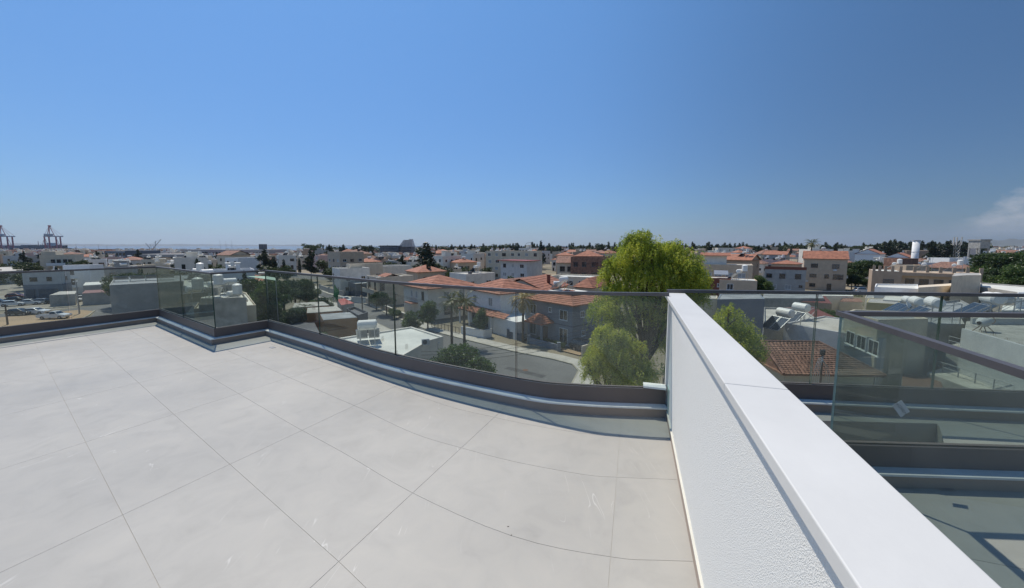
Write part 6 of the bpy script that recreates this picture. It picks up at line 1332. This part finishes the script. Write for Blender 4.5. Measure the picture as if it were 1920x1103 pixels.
while D < 430:
    if cnt > 295: D_END = D; break
    step = 12.6 + D * .022; half = D * 1.42; x = -half + rnd.uniform(0, step)
    while x < half:
        px = CX + FPX * x / D * 1.0; xx_ = x + rnd.uniform(-2.5, 2.5); yy = D + rnd.uniform(-3.5, 3.5); x += step * rnd.uniform(.92, 1.25)
        if px < -120 or px > 2040 or yy < dmin(px) or cnt > 295: continue
        if 1150 < px < 1300 and yy < 200: continue
        if rnd.random() < .10 or (px < 130 and rnd.random() < .55): continue
        if not clear(xx_, yy, 5.5): continue
        if min((Vector((xx_, yy)) - s_).length for s_ in street_pts) < 16: continue
        wl, wr = rnd.uniform(7, 11.5), rnd.uniform(7, 10.5); h = rnd.choice((3.6, 6.6, 6.8, 7.0, 7.2, 9.9)) if D < 200 else rnd.choice((6.8, 7.4, 9.9, 10.2, 7.6))
        if rnd.random() < .03: h = 12.8
        if 1690 < px < 1860 and D > 170: h = 3.6
        if (190 < px < 560 or 690 < px < 800) and D > 190: h = 6.6 if D < 260 else 3.6
        rt = rnd.random() * (1 if px > 560 else .72); wm = rnd.choice(wallsm); yaw = rnd.choice((-50, -48, -45, 38, -8)) + rnd.uniform(-4, 4)
        kind = 'flat' if rt < .56 else ('hip' if rt < .88 else 'gx')
        rng = 'nearer rows' if D < 150 else ('middle rows' if D < 260 else 'far rows')
        st_n = {3: 'one', 6: 'two', 7: 'two', 9: 'three', 10: 'three', 12: 'four'}[int(h)]
        lb = f"{wname[wm]} {st_n} storey {'flat' if kind == 'flat' else 'red'} roofed house, {rng} {sector(px)}"
        k = house('house', lb, (xx_ + wl * .3, yy - wr * .5, 0), yaw, wl, wr, h, wm, roof=kind, rh=rnd.uniform(1.3, 2.2), roofm=rnd.choice(('terracotta', 'terracotta', 'terracotta_old')), group=GH, far=(D >= 112), seed=cnt, ov=.5, par=rnd.choice((.3, .5, .9)),
                  roof_top=rnd.choice(('flat_roof', 'flat_roof_light', 'flat_roof_light', 'flat_roof_grey')), auto='LR' if D < 112 else None)
        cnt += 1
        if kind == 'flat' and h > 5 and rnd.random() < .55:      # stair head or roof room
            u, v = rnd.uniform(1, wl - 4.5), rnd.uniform(1, wr - 4.2); MB().box(-u - 3.4, v, h + .04, -u, v + 3.2, h + 2.6).build('roof_room', wm, k); MB().box(-u - 3.7, v - .3, h + 2.6, -u + .3, v + 3.5, h + 2.75).build('roof_room_slab', 'flat_roof_light', k)
        if rnd.random() < .35 and h > 5: zb_ = 3.2 if h < 9 else 6.2; u = rnd.uniform(0, wl - 5); MB().box(-u - 4.4, -1.4, zb_, -u, 0, zb_ + .18).box(-u - 4.4, -1.4, zb_ + .18, -u, -1.3, zb_ + 1.1).build('balcony', wm, k)
        if D < 170 and rnd.random() < .7:
            u, v = rnd.uniform(1, wl - 1), rnd.uniform(1, wr - 1); z1 = h + (0 if kind == 'flat' else 1); mb = MB().tube((-u, v, z1), (-u, v, z1 + 3.2), .03)
            for q_ in range(4): mb.tube((-u - .5 + q_ * .06, v, z1 + 2.5 + q_ * .2), (-u + .5 - q_ * .06, v, z1 + 2.5 + q_ * .2), .015, None, 4)
            mb.build('roof_antenna', 'galv', k)
            if kind == 'flat': MB().box(-u + .5, v, h + .04, -u + 1.4, v + .7, h + .9).build('roof_box', rnd.choice(('light_grey', 'dark_grey', 'rust')), k)
        nh = rnd.choice((1, 2, 2, 3)) if kind == 'flat' else rnd.choice((0, 1))
        for q_ in range(nh):
            if nheat > 262: break
            zz = h + (.04 if kind == 'flat' else 1.0); pt = roofpt(k, -rnd.uniform(1.5, wl - 1.5), rnd.uniform(2, wr - 1.8), zz); two = rnd.random() < .3
            far_heater(pt, SUNYAW + rnd.uniform(-25, 25), f"white {'water tank' if two else 'solar water heater'} on a roof, {rng} {sector(px)}", HF2 if two else None); nheat += 1
    D += 11.5 + D * .03
print('houses', cnt, 'heaters', nheat)
# garden and street trees between the houses
ntree = 0
for i in range(900):
    D = rnd.uniform(85, 420) if i % 3 else rnd.uniform(85, 200); px = rnd.uniform(-80, 2000)
    if D < dmin(px) + 4 or ntree > 215: continue
    p = ground_at(px, D)
    if not clear(p[0], p[1], 1.0) and rnd.random() < .8: continue
    kk = rnd.choice(('far1', 'far1', 'far2', 'far2', 'cyp', 'pine2', 'far1')); hh = {'far1': rnd.uniform(5, 9), 'far2': rnd.uniform(4, 7.5), 'cyp': rnd.uniform(7, 11), 'pine2': rnd.uniform(9, 14)}[kk]
    nm = {'far1': 'leafy tree', 'far2': 'rounded tree', 'cyp': 'dark cypress', 'pine2': 'dark pine'}[kk]
    T(protos[kk], px, D, hh, f"{nm} between houses, {'near' if D < 150 else 'middle' if D < 260 else 'far'} rows, {sector(px)}", 'trees between the houses'); ntree += 1
# tree line on the skyline
for i in range(270):
    px = 560 + 1280 * (i + rnd.random()) / 270; D = rnd.uniform(330, 520)
    if 700 < px < 800: continue
    dens = 1 if px > 900 else .45
    if rnd.random() > dens: continue
    hh = rnd.uniform(13.5, 18.5) if px < 1640 else rnd.uniform(14, 21)
    T(protos[rnd.choice(('pine', 'pine2', 'pine', 'cyp', 'far1'))], px, D, hh * (1 if D < 450 else 1.05), f"dark pine on the skyline, {sector(px)}", 'dark pines along the skyline')
for i in range(16):
    px = 1640 + i * 11 + rnd.uniform(-3, 3); T(protos[rnd.choice(('pine', 'pine2'))], px, rnd.uniform(270, 330), rnd.uniform(16, 20.5), 'tall dark pine behind the long warehouse', 'tall pines behind the long warehouse')
for i in range(60):
    px = rnd.uniform(-60, 560); T(protos[rnd.choice(('far1', 'far2', 'pine2'))], px, rnd.uniform(200, 520), rnd.uniform(4, 7.5), f"dark tree in the port side district, {sector(px)}", 'trees towards the port')
for i in range(22): T(protos['far1'], rnd.uniform(-70, 78), rnd.uniform(120, 190), rnd.uniform(5, 8), 'dark green tree in the grove at the left edge', 'grove at the left edge')
# the rest of the city, too far to pick apart
mbs = MB(); MW = ['off_white', 'cream', 'light_grey', 'terracotta', 'beige', 'tank_white', 'pane_dark']
for i in range(3600):
    D = D_END + 4 + (1700 - D_END) * rnd.random() ** 1.35 ; x = rnd.uniform(-1, 1) * D * 1.45
    if x < -D * .62 and D > 1050: continue
    if x < -150 and D > 1500: continue
    if x < -D * .30 and D > 700: continue
    wl, wr, h = rnd.uniform(8, 17), rnd.uniform(8, 14), rnd.choice((6, 7, 7, 9, 10) if D < 600 else (6, 7, 9, 10, 12)); hf_ = D < 420 and 1690 < CX + FPX * x / D < 1860; h = 4 if hf_ else h; h = min(h, 5) if (D < 430 and 190 < CX + FPX * x / D < 560) or (D < 520 and 690 < CX + FPX * x / D < 800) else h; h = h if x > -D * .30 else min(h, 8); mi = rnd.choice((0, 0, 1, 2, 4)); M = Matrix.Translation((x, D, 0)) @ Matrix.Rotation(R(rnd.uniform(-50, 10)), 4, 'Z'); mbs.box(-wl, 0, 0, 0, wr, h, mi, M)
    if rnd.random() < .35: mbs.box(-wl - .5, -.5, h, .5, wr + .5, h + 1, 3, M)
    elif D < 700:
        u = rnd.uniform(0, wl - 4); mbs.box(-u - 3.4, 1, h, -u, 4, h + 2.5, mi, M); mbs.box(-u - 1.5, 5, h, -u, 6, h + 2.2, 5, M)
    if D < 560:
        for f_ in range(int(h / 3)):
            for i_ in range(int(wl / 3)): mbs.box(-i_ * 3 - 2.2, -.06, f_ * 3.1 + 1.1, -i_ * 3 - 1.0, .02, f_ * 3.1 + 2.3, 6, M)
            for i_ in range(int(wr / 3)): mbs.box(-.02, i_ * 3 + 1, f_ * 3.1 + 1.1, .06, i_ * 3 + 2.2, f_ * 3.1 + 2.3, 6, M)
tag(mbs.build('distant_city', MW), kind='stuff')
cs = []; rs = []
for i in range(420):
    D = rnd.uniform(500, 1500); x = rnd.uniform(-.55 if D < 1000 else -.3, 1.45) * D; cs.append((x, D, rnd.uniform(3, 8))); rs.append((rnd.uniform(8, 22), 8, rnd.uniform(5, 9)))
leaf_object('distant_woods', [leaf_cloud(cs, rs, 52000, 3.4, 77)], 'leaf_far', kind='stuff')
# low scrub in the gardens below us
cs = []; rs = []
for i in range(260):
    px = rnd.uniform(380, 1900); D = rnd.uniform(34, 125); p = ground_at(px, D)
    if not clear(p[0], p[1], -3): continue
    if min((Vector(p[:2]) - s_).length for s_ in [Vector(q) for q in far_kerb + near_kerb]) < 6: continue
    if 560 < px < 1110 and D < 58: continue
    cs.append((p[0], p[1], .5)); rs.append((rnd.uniform(.8, 2.4), rnd.uniform(.8, 2.4), rnd.uniform(.5, 1.6)))
leaf_object('undergrowth', [leaf_cloud(cs, rs, 30000, .28, 78)], 'leaf_bush', kind='stuff')
# remove stock pieces that were only copied from
def drop(o):
    for c in CH.get(o.name, []): drop(c)
    bpy.data.objects.remove(o)
for o in list(protos.values()): drop(o)
# haze over everything, sky outside
hz = MB().box(-14000, -400, -2.6, 14000, 17000, 420).build('haze', mat('haze_skin', (.5, .5, .5))); tag(hz, kind='stuff')
hm = bpy.data.materials.new('haze_air'); hm.use_nodes = True; hm.node_tree.nodes.clear()
oo = hm.node_tree.nodes.new('ShaderNodeOutputMaterial'); pv = hm.node_tree.nodes.new('ShaderNodeVolumePrincipled'); pv.inputs['Color'].default_value = (.72, .82, 1, 1); pv.inputs['Density'].default_value = .00005; pv.inputs['Anisotropy'].default_value = .3
hm.node_tree.links.new(pv.outputs[0], oo.inputs['Volume']); hz.data.materials.clear(); hz.data.materials.append(hm);
